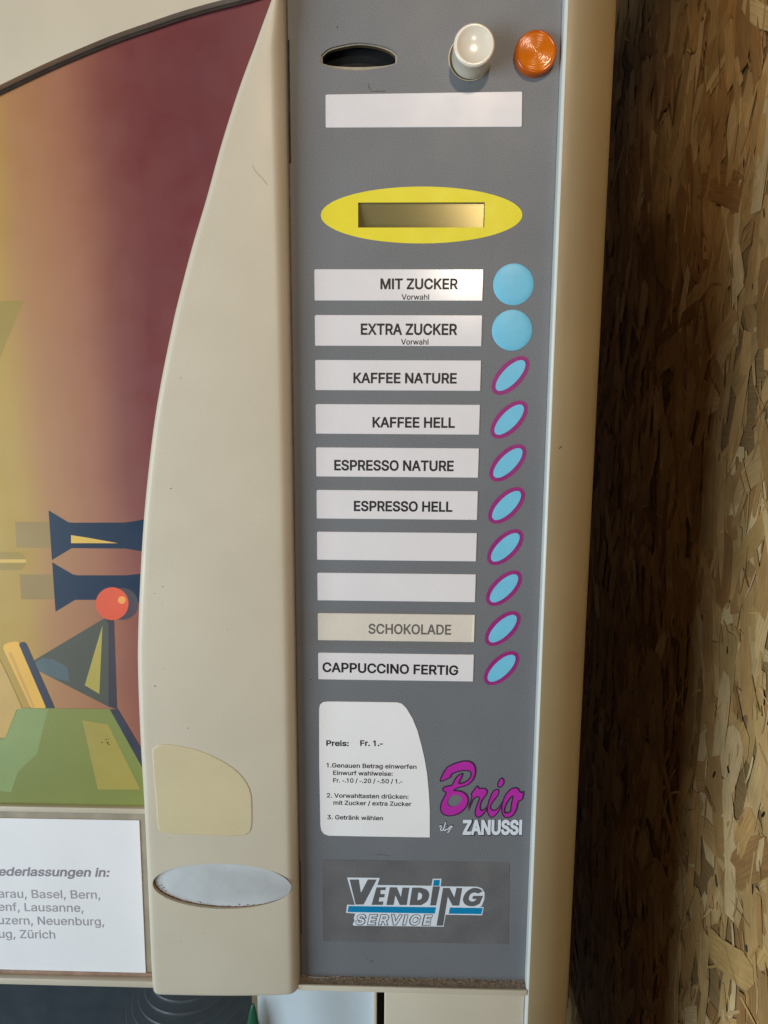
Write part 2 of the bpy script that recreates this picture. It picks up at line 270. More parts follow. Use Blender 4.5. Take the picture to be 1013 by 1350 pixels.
GL = json.loads(r'''{" ":[188,[]],",":[188,[[38,-119,68,71,137,71,84,-119]]],"-":[280,[[40,165,40,222,240,222,240,165]]],".":[188,[[95,-4,83,-3,73,1,63,9,55,18,51,29,50,41,51,53,55,64,63,73,73,81,83,85,95,87,107,85,118,81,128,73,135,64,140,53,141,41,140,29,135,18,128,9,118,1,107,-3]]],"/":[249,[[235,533,71,-76,14,-76,178,533]]],"0":[453,[[227,-7,191,-3,158,7,130,24,105,48,85,77,69,113,57,155,50,202,48,254,50,306,57,353,69,395,85,431,106,461,130,484,159,502,191,512,227,516,262,512,295,502,323,484,348,461,368,431,384,395,396,353,403,306,405,254,403,202,396,155,384,113,368,77,348,48,323,24,295,7,263,-3],[227,50,250,52,271,60,290,74,306,92,320,116,330,144,338,176,342,213,344,254,342,295,338,332,330,365,320,393,306,416,290,435,271,449,250,457,227,460,203,457,182,449,163,435,147,416,134,393,123,365,115,332,111,295,109,254,111,213,115,176,123,144,134,116,147,92,163,74,182,60,203,52]]],"1":[400,[[240,509,240,0,176,0,176,440,172,440,70,370,70,438,164,509]]],"2":[453,[[64,0,64,47,234,229,282,282,311,327,316,341,319,356,320,371,319,389,315,405,308,419,298,431,287,441,273,449,258,455,241,458,224,460,205,458,188,454,172,447,159,438,148,427,139,413,132,398,128,381,127,362,66,362,68,391,75,418,86,442,102,464,121,482,143,496,168,507,196,513,225,516,254,513,281,507,306,497,328,482,346,465,361,445,372,423,379,398,381,372,380,354,377,336,371,318,363,299,351,280,336,259,267,180,153,60,153,57,389,57,389,0]]],"3":[453,[[218,-7,188,-5,159,1,133,10,108,22,88,38,70,57,57,79,48,104,44,132,109,132,112,115,118,100,126,87,137,76,150,66,165,59,182,54,200,51,219,50,239,51,258,55,275,61,291,69,304,80,315,93,323,108,328,125,329,145,328,163,323,180,316,196,306,211,292,223,275,234,254,241,229,246,201,248,157,248,157,299,288,448,288,452,70,452,70,509,372,509,372,461,211,278,211,289,247,290,279,286,308,276,333,262,354,244,371,222,383,198,391,173,393,145,390,116,383,90,370,66,354,45,333,27,309,12,281,2,251,-5]]],"5":[453,[[221,-7,192,-5,165,1,140,11,118,25,99,41,83,60,71,82,63,105,60,130,122,130,125,115,130,102,138,89,148,78,160,68,173,60,188,54,204,51,221,50,241,51,259,56,276,64,291,75,304,89,314,104,322,122,326,141,328,162,326,183,321,203,314,221,303,237,290,251,275,262,257,270,238,275,218,277,167,268,152,262,139,255,128,246,67,253,96,509,366,509,366,452,151,452,134,301,136,301,148,311,162,318,178,325,194,330,212,333,229,334,252,332,274,328,294,321,313,311,330,299,345,285,358,269,370,251,379,231,386,210,390,187,391,163,388,132,381,102,369,76,352,52,332,32,309,15,282,3,253,-4]]],":":[188,[[95,-4,83,-3,73,1,63,9,55,18,51,29,50,41,51,53,55,64,63,73,73,81,83,85,95,87,107,85,118,81,128,73,135,64,140,53,141,41,140,29,135,18,128,9,118,1,107,-3],[95,271,83,272,73,277,63,284,55,294,51,304,50,316,51,328,55,339,63,349,73,356,83,360,95,362,107,360,118,356,128,349,135,339,140,328,141,316,140,304,135,294,128,284,118,277,107,272]]],"A":[480,[[16,0,201,509,276,509,463,0,395,0,287,302,264,372,232,478,245,478,213,371,191,302,85,0],[110,142,110,199,370,199,370,142]]],"B":[456,[[60,0,60,509,241,509,274,507,304,501,329,491,350,477,367,461,381,442,390,421,396,398,398,374,397,353,393,336,387,320,378,307,368,295,356,286,315,267,315,262,331,260,347,254,363,245,378,234,391,220,402,203,411,184,416,161,418,136,416,111,410,88,400,67,386,48,368,31,344,18,317,8,284,2,247,0],[125,57,245,57,281,60,309,67,330,80,344,96,353,115,355,137,354,153,350,169,342,184,333,197,320,209,306,218,289,225,269,229,248,231,125,231],[125,285,238,285,256,287,273,290,288,296,302,304,314,314,323,326,330,340,335,355,336,372,333,393,326,412,313,429,294,442,270,449,240,452,125,452]]],"C":[510,[[267,-7,225,-3,186,7,150,25,119,49,92,79,70,115,53,157,44,203,40,254,44,305,53,352,70,393,92,429,119,459,150,484,186,501,225,512,267,516,293,514,317,511,340,504,362,496,383,485,402,471,419,456,435,438,448,418,459,397,467,373,473,348,408,348,404,365,397,380,389,395,357,428,315,449,267,456,237,453,209,445,184,432,161,414,141,391,125,364,113,332,106,295,103,254,106,213,113,177,125,145,141,117,161,94,184,76,210,63,237,56,267,53,315,60,357,81,389,114,408,160,473,160,467,135,459,112,448,91,435,71,420,53,402,38,383,24,363,13,341,5,317,-2,293,-6]]],"D":[502,[[219,0,96,0,96,57,215,57,254,60,288,68,318,81,343,99,363,122,379,149,390,181,397,216,399,255,397,294,390,329,379,361,364,388,344,410,320,428,291,441,258,449,221,452,93,452,93,509,225,509,273,505,315,495,353,478,385,455,412,426,433,391,449,351,458,306,462,255,458,205,449,159,433,119,411,83,384,54,351,31,312,14,268,3],[125,509,125,0,60,0,60,509]]],"E":[419,[[60,0,60,509,372,509,372,452,125,452,125,286,355,286,355,229,125,229,125,57,375,57,375,0]]],"F":[410,[[60,0,60,509,369,509,369,452,125,452,125,278,346,278,346,221,125,221,125,0]]],"G":[520,[[269,-7,225,-3,185,7,149,25,118,49,91,79,69,116,53,157,43,203,40,254,43,305,53,352,69,393,91,429,117,459,149,484,184,501,223,512,265,516,291,514,316,510,340,504,363,494,384,483,403,469,421,453,436,436,449,416,460,395,468,373,474,349,408,349,387,393,356,427,315,448,265,456,236,453,209,445,183,432,160,414,141,392,125,364,113,332,106,295,103,254,106,213,113,177,125,145,141,117,161,95,184,76,210,63,238,56,269,53,296,55,322,61,345,71,365,85,382,102,396,123,407,147,413,173,415,202,434,199,283,199,283,256,478,256,478,200,475,160,466,124,451,91,431,62,406,38,377,19,344,5,308,-4]]],"H":[517,[[60,0,60,509,125,509,125,289,392,289,392,509,457,509,457,0,392,0,392,232,125,232,125,0]]],"I":[187,[[60,0,60,509,127,509,127,0]]],"K":[467,[[104,145,104,216,139,261,174,303,212,344,364,509,448,509,231,276,228,276],[60,0,60,509,125,509,125,334,124,225,125,193,125,0],[372,0,188,259,228,309,449,0]]],"L":[393,[[60,0,60,509,125,509,125,57,361,57,361,0]]],"M":[628,[[60,0,60,509,152,509,277,187,287,159,299,123,311,84,322,49,307,49,318,83,330,121,342,158,352,187,476,509,568,509,568,0,504,0,504,291,504,327,505,369,506,413,507,457,513,457,498,409,482,363,467,322,456,291,342,0,286,0,170,291,159,321,145,361,129,408,112,457,119,457,120,416,121,372,122,328,122,291,122,0]]],"N":[523,[[60,0,60,509,136,509,343,183,363,151,388,107,414,55,405,54,401,108,399,157,399,195,399,509,463,509,463,0,387,0,202,290,177,331,148,381,108,452,119,454,122,384,124,328,125,291,125,0]]],"O":[533,[[267,-7,225,-3,186,7,150,25,119,49,92,79,70,115,53,157,44,203,40,254,44,305,53,352,70,393,92,429,119,459,150,484,186,501,225,512,267,516,309,512,348,501,384,484,415,459,442,429,464,393,480,352,490,305,493,254,490,203,480,157,464,115,442,79,415,49,384,25,348,7,309,-3],[267,53,296,55,324,63,349,76,372,94,392,116,408,144,420,176,428,213,430,254,428,295,420,332,408,365,392,392,372,415,349,433,324,446,296,453,267,456,237,453,210,445,184,433,161,415,142,392,125,364,113,332,106,295,103,254,106,213,113,176,125,144,142,117,161,94,184,76,210,63,237,55]]],"P":[445,[[60,0,60,509,235,509,272,506,305,499,332,487,356,471,375,452,390,430,400,404,407,377,409,348,407,318,400,291,390,265,375,243,356,223,332,207,305,195,272,188,235,186,109,186,109,242,233,242,257,244,279,248,297,256,312,266,324,279,333,294,339,310,343,328,344,348,343,367,339,385,333,402,324,416,312,428,297,439,279,446,257,451,232,452,125,452,125,0]]],"R":[449,[[60,0,60,509,236,509,273,506,305,500,333,489,356,473,376,455,390,433,401,408,407,381,409,352,407,323,401,296,390,271,376,250,356,232,333,217,305,206,273,200,236,198,96,198,96,255,234,255,258,256,280,260,298,267,313,276,325,287,334,300,340,316,344,333,345,352,344,371,340,389,334,405,325,419,313,430,298,440,279,446,258,451,233,452,125,452,125,0],[353,0,230,229,303,229,428,0]]],"S":[447,[[224,-9,188,-7,156,-1,128,9,102,23,81,40,64,60,51,83,42,109,38,137,104,137,108,118,114,102,123,88,136,76,150,66,166,59,185,53,204,50,224,49,246,50,267,54,286,60,303,69,317,79,329,92,338,106,344,122,346,139,344,154,340,168,332,179,322,189,310,197,296,205,245,222,184,239,145,253,112,269,86,289,67,313,56,341,52,372,54,400,62,425,75,448,92,468,113,484,138,498,165,508,195,514,227,516,259,514,289,508,316,498,340,484,360,468,377,449,390,427,398,403,401,378,337,378,332,402,320,421,302,437,280,449,254,456,225,459,204,457,185,454,167,448,152,440,139,430,129,418,121,405,117,391,115,376,117,359,122,345,131,334,142,324,155,315,169,308,212,293,264,279,312,264,359,238,372,226,384,213,395,198,402,180,407,161,408,139,406,112,399,87,386,64,370,43,349,25,323,11,294,0,261,-7]]],"T":[449,[[32,452,32,509,417,509,417,452,257,452,257,0,193,0,193,452]]],"U":[517,[[259,-8,220,-6,186,2,154,15,126,33,103,55,85,80,71,108,63,140,60,173,60,509,124,509,124,178,126,155,132,133,141,113,153,95,169,80,187,68,208,59,232,53,259,52,285,53,309,59,331,68,349,80,364,95,377,113,385,133,391,155,393,178,393,509,457,509,457,173,454,140,446,108,433,80,414,55,391,33,363,15,332,2,297,-6]]],"V":[480,[[204,0,16,509,84,509,192,206,215,137,248,31,235,31,267,138,290,206,395,509,463,509,278,0]]],"X":[474,[[18,0,217,284,217,236,29,509,104,509,178,400,204,361,223,329,243,292,232,292,252,329,272,361,298,400,374,509,446,509,259,239,259,287,456,0,382,0,292,129,268,165,250,195,230,231,244,231,225,196,206,166,182,129,91,0]]],"Z":[438,[[42,0,42,46,273,385,306,431,341,476,348,454,285,452,223,452,40,452,40,509,397,509,397,462,169,129,134,81,97,33,90,54,152,57,214,57,399,57,399,0]]],"a":[389,[[160,-9,137,-7,115,-3,94,5,76,15,60,29,48,45,38,63,32,84,30,108,32,128,36,146,43,161,53,174,64,184,78,193,125,211,178,220,234,227,265,235,271,240,274,246,276,255,276,257,275,272,272,285,267,297,260,307,251,315,240,322,227,327,212,330,196,331,178,330,163,327,149,322,118,301,100,274,41,291,51,313,64,331,79,346,95,358,114,368,133,375,153,380,173,383,194,384,239,379,286,360,300,350,312,336,322,320,330,301,335,278,337,251,337,0,277,0,277,52,272,52,252,25,215,1,199,-4,181,-7],[170,45,192,47,211,51,228,59,242,68,254,80,263,93,270,108,274,122,276,138,276,190,259,182,231,176,200,171,175,168,134,159,122,153,112,147,103,139,97,130,93,118,92,105,93,93,96,82,102,72,109,64,119,57,130,52]]],"b":[424,[[229,-8,208,-7,189,-3,172,4,138,31,118,59,112,59,112,0,53,0,53,509,114,509,114,319,118,319,137,346,171,373,188,379,207,383,229,384,259,382,287,374,313,361,335,342,354,320,370,293,381,261,388,227,390,189,388,151,381,116,370,84,355,57,336,34,313,16,288,3,260,-6],[220,47,242,49,262,55,279,66,294,80,306,97,316,117,323,139,327,163,328,189,327,215,323,239,316,261,307,281,295,298,280,311,262,322,243,328,220,330,198,328,178,322,161,312,147,299,134,282,125,263,118,241,114,216,113,189,114,162,118,138,125,115,135,95,147,78,162,65,179,55,198,49]]],"c":[396,[[207,-8,174,-5,144,3,117,16,93,35,72,58,56,85,44,116,37,150,34,187,37,225,44,260,56,291,72,318,93,341,117,360,144,374,174,382,207,384,260,377,305,356,340,322,362,277,303,262,290,289,270,311,242,325,207,330,184,328,163,321,145,310,130,296,118,278,108,258,102,236,98,212,96,187,98,163,102,139,108,117,118,97,130,80,145,66,163,55,184,49,207,46,243,52,271,66,292,89,304,117,363,102,357,86,350,70,341,56,306,21,261,-1]]],"d":[424,[[195,-8,165,-6,137,3,111,16,89,34,70,57,55,84,43,116,36,151,34,189,36,227,43,261,55,293,70,320,89,342,112,361,137,374,165,382,196,384,218,383,237,379,253,373,287,346,306,319,311,319,311,509,372,509,372,0,313,0,313,59,307,59,287,31,252,4,236,-3,217,-7],[205,47,226,49,246,55,263,65,278,78,290,95,299,115,306,138,310,162,312,189,310,216,306,241,300,263,290,282,278,299,263,312,246,322,227,328,205,330,182,328,162,322,145,311,130,298,118,281,108,261,102,239,98,215,96,189,98,163,102,139,109,117,118,97,130,80,145,66,162,55,182,49]]],"e":[404,[[212,-8,177,-5,145,3,117,16,92,35,72,58,56,85,44,116,37,150,34,187,36,224,44,258,55,290,71,317,91,340,115,359,142,373,172,382,205,384,226,383,246,380,266,374,285,366,303,355,319,341,334,324,347,305,357,282,365,256,370,227,371,194,371,169,75,169,75,221,338,221,310,202,308,226,304,248,298,269,288,286,277,301,263,314,246,323,227,328,205,330,183,328,164,323,146,313,131,301,119,286,109,270,102,251,97,231,96,211,96,178,98,151,102,127,110,106,121,88,135,73,151,61,169,53,190,48,212,46,254,53,285,73,306,105,365,91,358,72,348,55,335,39,320,26,302,14,283,4,261,-3,237,-7]]],"f":[254,[[228,379,228,327,6,327,6,379],[81,0,81,432,82,452,87,470,96,486,107,499,120,510,135,519,152,525,169,529,187,530,222,527,243,521,227,468,215,472,195,474,178,472,164,468,154,460,147,449,143,435,142,419,142,0]]],"g":[425,[[207,-151,180,-149,156,-146,134,-140,114,-132,97,-122,82,-110,70,-97,59,-84,51,-69,101,-41,122,-66,154,-88,169,-93,187,-96,207,-97,236,-95,261,-87,282,-75,298,-58,308,-34,311,-6,311,68,306,68,287,41,252,16,236,10,217,6,195,5,165,7,138,14,113,27,90,43,71,65,55,90,43,120,36,154,34,191,36,229,43,263,55,293,71,320,90,342,112,361,138,374,166,382,196,384,218,383,237,379,253,373,288,346,308,319,313,319,313,379,372,379,372,-9,370,-40,363,-67,350,-90,334,-109,314,-124,291,-136,265,-144,237,-149],[205,59,227,61,246,66,264,75,278,87,290,103,300,121,307,142,311,166,312,193,311,219,307,242,300,264,291,283,279,299,264,312,247,322,227,328,205,330,182,328,163,322,145,312,130,298,118,282,109,262,102,241,98,218,96,193,98,167,102,144,109,123,118,104,131,88,145,76,163,66,183,61]]],"h":[410,[[114,227,114,0,53,0,53,509,114,509,114,287,102,287,116,319,132,344,152,362,175,374,200,382,227,384,252,383,275,377,295,369,313,356,328,340,341,321,350,298,355,271,357,240,357,0,296,0,296,235,293,263,286,286,273,304,256,318,235,326,210,329,192,328,176,324,161,317,147,308,136,297,126,283,119,266,115,248]]],"i":[167,[[53,0,53,379,114,379,114,0],[84,443,73,444,63,448,54,455,47,463,43,472,41,483,43,494,47,504,54,512,63,518,73,522,84,524,95,522,105,518,114,512,121,504,125,494,126,483,125,472,121,463,114,455,105,448,95,444]]],"k":[381,[[110,137,110,212,121,212,284,379,360,379,184,199,177,199],[53,0,53,509,114,509,114,0],[294,0,148,186,191,229,372,0]]],"l":[166,[[52,0,52,509,114,509,114,0]]],"m":[610,[[53,0,53,379,112,379,112,295,108,295,114,314,122,331,132,346,144,358,158,368,172,376,187,382,203,385,219,386,245,383,268,375,287,361,303,342,314,320,321,295,312,295,318,312,326,329,337,343,350,356,364,366,381,375,398,381,417,385,437,386,458,385,478,380,497,372,514,361,529,346,541,328,550,307,555,283,557,255,557,0,496,0,496,254,493,279,485,298,473,313,456,323,438,329,419,330,402,329,387,326,374,320,363,312,353,302,345,290,340,277,336,263,335,247,335,0,274,0,274,260,272,280,265,297,253,311,238,322,220,328,199,330,185,329,171,326,158,320,145,312,135,302,126,289,119,274,115,257,114,238,114,0]]],"n":[410,[[114,227,114,0,53,0,53,379,112,379,112,287,102,287,116,319,132,344,152,362,175,374,200,382,227,384,252,383,275,377,295,369,313,356,328,340,341,321,350,298,355,271,357,240,357,0,296,0,296,235,293,263,286,286,273,304,256,318,235,326,210,329,192,328,176,324,161,317,147,308,136,297,126,283,119,266,115,248]]],"o":[415,[[207,-8,174,-5,144,3,117,16,93,35,72,58,56,85,44,116,37,150,34,187,37,225,44,260,56,291,72,318,93,341,117,360,144,374,174,382,207,384,241,382,271,374,299,360,323,341,343,318,359,291,371,260,379,225,381,187,379,150,371,116,359,85,343,58,323,35,299,16,271,3,241,-5],[207,46,231,49,252,55,270,66,285,80,298,97,307,117,314,139,318,163,319,187,318,212,314,236,307,258,298,278,285,296,270,310,252,321,231,328,207,330,184,328,163,321,145,310,130,296,118,278,108,258,102,236,98,212,96,187,98,163,102,139,108,117,118,97,130,80,145,66,163,55,184,49]]],"r":[259,[[53,0,53,379,112,379,112,321,115,321,124,339,137,354,152,367,171,377,191,383,213,385,229,384,243,384,243,322,230,324,207,326,190,324,174,321,159,315,146,306,135,296,126,284,119,269,115,254,114,237,114,0]]],"s":[365,[[182,-8,157,-7,133,-3,112,3,93,12,76,24,62,38,50,54,41,73,36,94,94,107,101,87,111,72,124,60,141,52,160,47,181,45,206,47,227,53,244,62,258,74,265,88,268,103,266,115,262,126,254,136,243,144,229,150,212,155,149,170,118,180,92,192,72,208,58,227,50,249,47,274,49,295,55,314,65,332,79,347,95,360,115,370,137,378,161,383,187,384,212,383,234,379,254,372,271,363,286,352,299,339,309,324,318,308,324,290,268,277,262,291,254,304,243,316,228,325,210,331,187,333,166,331,147,326,131,317,119,305,111,292,109,277,110,264,115,253,124,243,136,235,152,229,172,223,229,209,261,200,287,187,306,171,320,153,328,131,331,107,329,85,323,65,312,47,298,31,281,18,260,6,236,-2,210,-7]]],"t":[227,[[204,379,204,327,6,327,6,379],[65,471,126,471,126,98,127,83,130,70,136,61,144,55,156,51,170,50,185,51,202,54,213,2,192,-3,168,-4,138,-1,113,7,92,21,77,41,68,64,65,93]]],"u":[410,[[182,-5,158,-3,135,2,115,11,97,23,82,39,69,59,60,82,54,109,53,139,53,379,114,379,114,144,116,117,124,94,137,75,154,61,175,53,200,50,218,51,234,55,249,62,263,71,274,83,283,97,290,113,295,132,296,153,296,379,357,379,357,0,298,0,298,92,307,92,294,60,277,35,257,17,234,5,209,-3]]],"w":[567,[[138,0,23,379,87,379,133,214,154,137,175,41,165,41,186,135,206,214,252,379,316,379,362,214,382,136,402,41,391,41,413,135,434,214,480,379,545,379,429,0,368,0,319,172,305,225,291,280,277,338,291,338,277,280,263,225,248,172,199,0]]],"x":[379,[[21,0,171,218,171,171,29,379,100,379,147,306,179,253,207,206,175,206,202,253,233,306,282,379,352,379,209,169,209,214,358,0,287,0,231,85,200,136,173,182,205,182,178,136,148,85,91,0]]],"z":[380,[[42,0,42,46,254,320,254,323,48,323,48,379,333,379,333,331,126,60,126,56,339,56,339,0]]],"ä":[389,[[160,-9,137,-7,115,-3,94,5,76,15,60,29,48,45,38,63,32,84,30,108,32,128,36,146,43,161,53,174,64,184,78,193,125,211,178,220,234,227,265,235,271,240,274,246,276,255,276,257,275,272,272,285,267,297,260,307,251,315,240,322,227,327,212,330,196,331,178,330,163,327,149,322,118,301,100,274,41,291,51,313,64,331,79,346,95,358,114,368,133,375,153,380,173,383,194,384,239,379,286,360,300,350,312,336,322,320,330,301,335,278,337,251,337,0,277,0,277,52,272,52,252,25,215,1,199,-4,181,-7],[170,45,192,47,211,51,228,59,242,68,254,80,263,93,270,108,274,122,276,138,276,190,259,182,231,176,200,171,175,168,134,159,122,153,112,147,103,139,97,130,93,118,92,105,93,93,96,82,102,72,109,64,119,57,130,52],[261,443,251,444,241,448,233,455,226,463,222,472,221,483,222,494,226,503,233,512,241,518,251,522,261,523,272,522,281,518,290,512,296,503,300,494,301,483,300,472,296,463,290,455,281,448,272,444],[117,443,107,444,97,448,89,455,82,463,78,472,77,483,78,494,82,503,89,512,97,518,107,522,117,523,128,522,138,518,146,512,152,503,156,494,158,483,156,472,152,463,146,455,138,448,128,444]]],"ü":[410,[[182,-5,158,-3,135,2,115,11,97,23,82,39,69,59,60,82,54,109,53,139,53,379,114,379,114,144,116,117,124,94,137,75,154,61,175,53,200,50,218,51,234,55,249,62,263,71,274,83,283,97,290,113,295,132,296,153,296,379,357,379,357,0,298,0,298,92,307,92,294,60,277,35,257,17,234,5,209,-3],[277,443,266,444,257,448,248,455,242,463,238,472,236,483,238,494,242,503,248,512,257,518,266,522,277,523,287,522,297,518,305,512,312,503,316,494,317,483,316,472,312,463,305,455,297,448,287,444],[133,443,123,444,113,448,104,455,98,463,94,472,93,483,94,494,98,503,104,512,113,518,123,522,133,523,144,522,153,518,162,512,168,503,172,494,173,483,172,472,168,463,162,455,153,448,144,444]]]}''')
def glyph_run(text, bold=0.0, slant=0.0, track=0):
    """list of per-letter outline loops in 1/1000 em, and the ink's extent"""
    x = 0; run = []
    for ch in text:
        a, loops = GL[ch]
        L = [[(x+lp[i]+slant*lp[i+1], lp[i+1]) for i in range(0, len(lp), 2)] for lp in loops]
        if L and bold: L = grow(L, bold)
        run.append(L); x += a+track
    xs = [p[0] for L in run for l in L for p in l]
    return run, min(xs), max(xs)
def text_line(mb, text, p0, p1, cap, y, m, bold=0.0, slant=0.0, ref=None, track=0):
    """writes text with its ink from p0 to p1 (X, Z of the baseline's ends), capitals cap metres high"""
    run, a, b = glyph_run(text, bold, slant, track)
    if ref: _, a, _b = glyph_run(text, bold, slant, track)
    sx = (p1[0]-p0[0])/(b-a); sz = cap/509.0
    for L in run:
        if not L: continue
        loops = [[(p0[0]+(px-a)*sx, p0[1]+(p1[1]-p0[1])*((px-a)/(b-a))+py*sz) for px, py in l] for l in L]
        mb.glyph(loops, y, m)

# ------------------------------------------------------------------ materials
K = 1.0
beige = mat('beige plastic', (200, 189, 170), 0.40, 0.028, 25, 0.03, 1800, 0.10, 1400, spec=0.45)
beige_old = mat('yellowed beige plastic', (204, 189, 152), 0.45, 0.04, 30, 0.03, 1800, 0.08, 1400)
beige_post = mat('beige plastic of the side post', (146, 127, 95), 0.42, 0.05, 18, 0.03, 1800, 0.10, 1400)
seam = mat('grimy seam', (96, 76, 54), 0.8, 0.25, 150)
brown_gap_shade = mat('dark brown gap and shade', (66, 50, 40), 0.8, 0.2, 120)  # shared by dark joints and painted shadow lines
black = mat('black', (14, 13, 14), 0.7, 0.1)
panel_grey = mat('grey metallic foil', (110, 112, 117), 0.48, 0.05, 22, 0.18, 1700, 0.08, 2600, spec=0.4, rvar=0.07)
paper = mat('white label paper', (226, 221, 225), 0.17, 0.02, 40, 0.012, 900, 0.03, 60, spec=0.5, coat=0.25)
paper_old = mat('yellowed label paper', (230, 221, 210), 0.30, 0.06, 60, 0.02, 900, 0.05, 60)
card_white = mat('white card', (236, 233, 235), 0.30, 0.02, 30, 0.01, 900, 0.08, 25, coat=0.3)
ink = mat('black print', (26, 24, 28), 0.5, 0.1)
ink_grey = mat('grey print', (98, 94, 96), 0.5, 0.1)
ink_soft = mat('soft grey print', (158, 152, 158), 0.5, 0.1)
ink_soft_b = mat('bold grey print', (138, 130, 140), 0.5, 0.1)
yellow = mat('yellow print', (230, 214, 40), 0.42, 0.03, 60, 0.05, 2200, spec=0.4)
blue = mat('light blue print', (112, 190, 222), 0.42, 0.03, 120, 0.04, 2400, 0.05, 2000)
magenta = mat('magenta print', (146, 36, 116), 0.45, 0.05, 90, 0.24, 1500)
logo_pink = mat('bright magenta print', (178, 44, 160), 0.42, 0.03, 60, 0.04, 2400)
logo_dark = mat('dark purple outline print', (48, 22, 54), 0.5, 0.1)
white_print = mat('white print', (216, 222, 232), 0.45, 0.04, 60, 0.05, 2400)
teal = mat('blue bar print', (0, 128, 178), 0.42, 0.04, 60, 0.05, 2400)
plate_grey = mat('scuffed grey foil', (112, 110, 112), 0.34, 0.13, 50, 0.10, 2400, 0.12, 2200, metal=0.15)
letter_grey = mat('dark grey lettering', (96, 95, 98), 0.4, 0.06, 60, 0.10, 2400)
knob_white = mat('white glossy plastic', (226, 216, 200), 0.22, 0.02, 60, 0.01, 2000, 0.02, 900, spec=0.6)
oval_white = mat('pale grey plastic', (188, 191, 194), 0.45, 0.05, 90, 0.03, 1800, 0.08, 1400)
dirt = mat('brown grime', (112, 76, 46), 0.9, 0.4, 700)
dust_m = mat('grey brown dust', (142, 126, 110), 0.95, 0.35, 500, 0.25, 3000, 0.3, 1500)
navy = mat('navy print', (14, 46, 84), 0.42, 0.08, 60, 0.05, 2000)
pale_door = mat('pale translucent plastic', (190, 200, 208), 0.25, 0.10, 14, 0.02, 1500, 0.1, 20)
rim_pale = mat('pale rim plastic', (204, 204, 198), 0.4, 0.03, 40)
dark_ring = mat('blue black rubber', (64, 66, 72), 0.45, 0.12, 90)
cave = mat('dark compartment lining', (28, 33, 40), 0.4, 0.15, 40)
green_m = mat('green plastic', (34, 84, 62), 0.3, 0.06, 60)

def lcd_material():
    m = mat('olive display film', (182, 166, 112), 0.30, 0.03, 60, 0.03, 1600, metal=0.75, rvar=0.0)
    return m
lcd_m = lcd_material()
def amber_material(name, ca, cb):
    m = bpy.data.materials.new(name); m.use_nodes = True
    nt = m.node_tree; b = nt.nodes['Principled BSDF']
    n = nt.nodes.new('ShaderNodeTexNoise'); n.inputs['Scale'].default_value = 150
    tc = nt.nodes.new('ShaderNodeTexCoord'); nt.links.new(tc.outputs['Object'], n.inputs['Vector'])
    r = nt.nodes.new('ShaderNodeValToRGB')
    r.color_ramp.elements[0].color = (*lin(ca), 1); r.color_ramp.elements[1].color = (*lin(cb), 1)
    nt.links.new(n.outputs['Fac'], r.inputs[0]); nt.links.new(r.outputs[0], b.inputs['Base Color'])
    b.inputs['Roughness'].default_value = 0.10; b.inputs['Specular IOR Level'].default_value = 0.55
    b.inputs['Subsurface Weight'].default_value = 0.15; b.inputs['Subsurface Radius'].default_value = (0.004, 0.0015, 0.0003)
    return m
amber = amber_material('amber translucent plastic', (196, 94, 0), (220, 122, 4))
amber_rim = amber_material('dark amber rim', (176, 78, 2), (196, 92, 4))
def clear(name, tint, opac, rough):
    m = bpy.data.materials.new(name); m.use_nodes = True; nt = m.node_tree
    b = nt.nodes['Principled BSDF']; out = nt.nodes['Material Output']
    n = nt.nodes.new('ShaderNodeTexNoise'); n.inputs['Scale'].default_value = 60
    tc = nt.nodes.new('ShaderNodeTexCoord'); nt.links.new(tc.outputs['Object'], n.inputs['Vector'])
    mr = nt.nodes.new('ShaderNodeMapRange'); mr.inputs[3].default_value = opac*0.6; mr.inputs[4].default_value = opac*1.4
    nt.links.new(n.outputs['Fac'], mr.inputs[0]); nt.links.new(mr.outputs[0], b.inputs['Alpha'])
    b.inputs['Base Color'].default_value = (*lin(tint), 1); b.inputs['Roughness'].default_value = rough
    return m
tape_m = clear('clear tape', (150, 136, 118), 0.09, 0.3)
pane_m = clear('clear door plastic', (104, 116, 122), 0.11, 0.12)

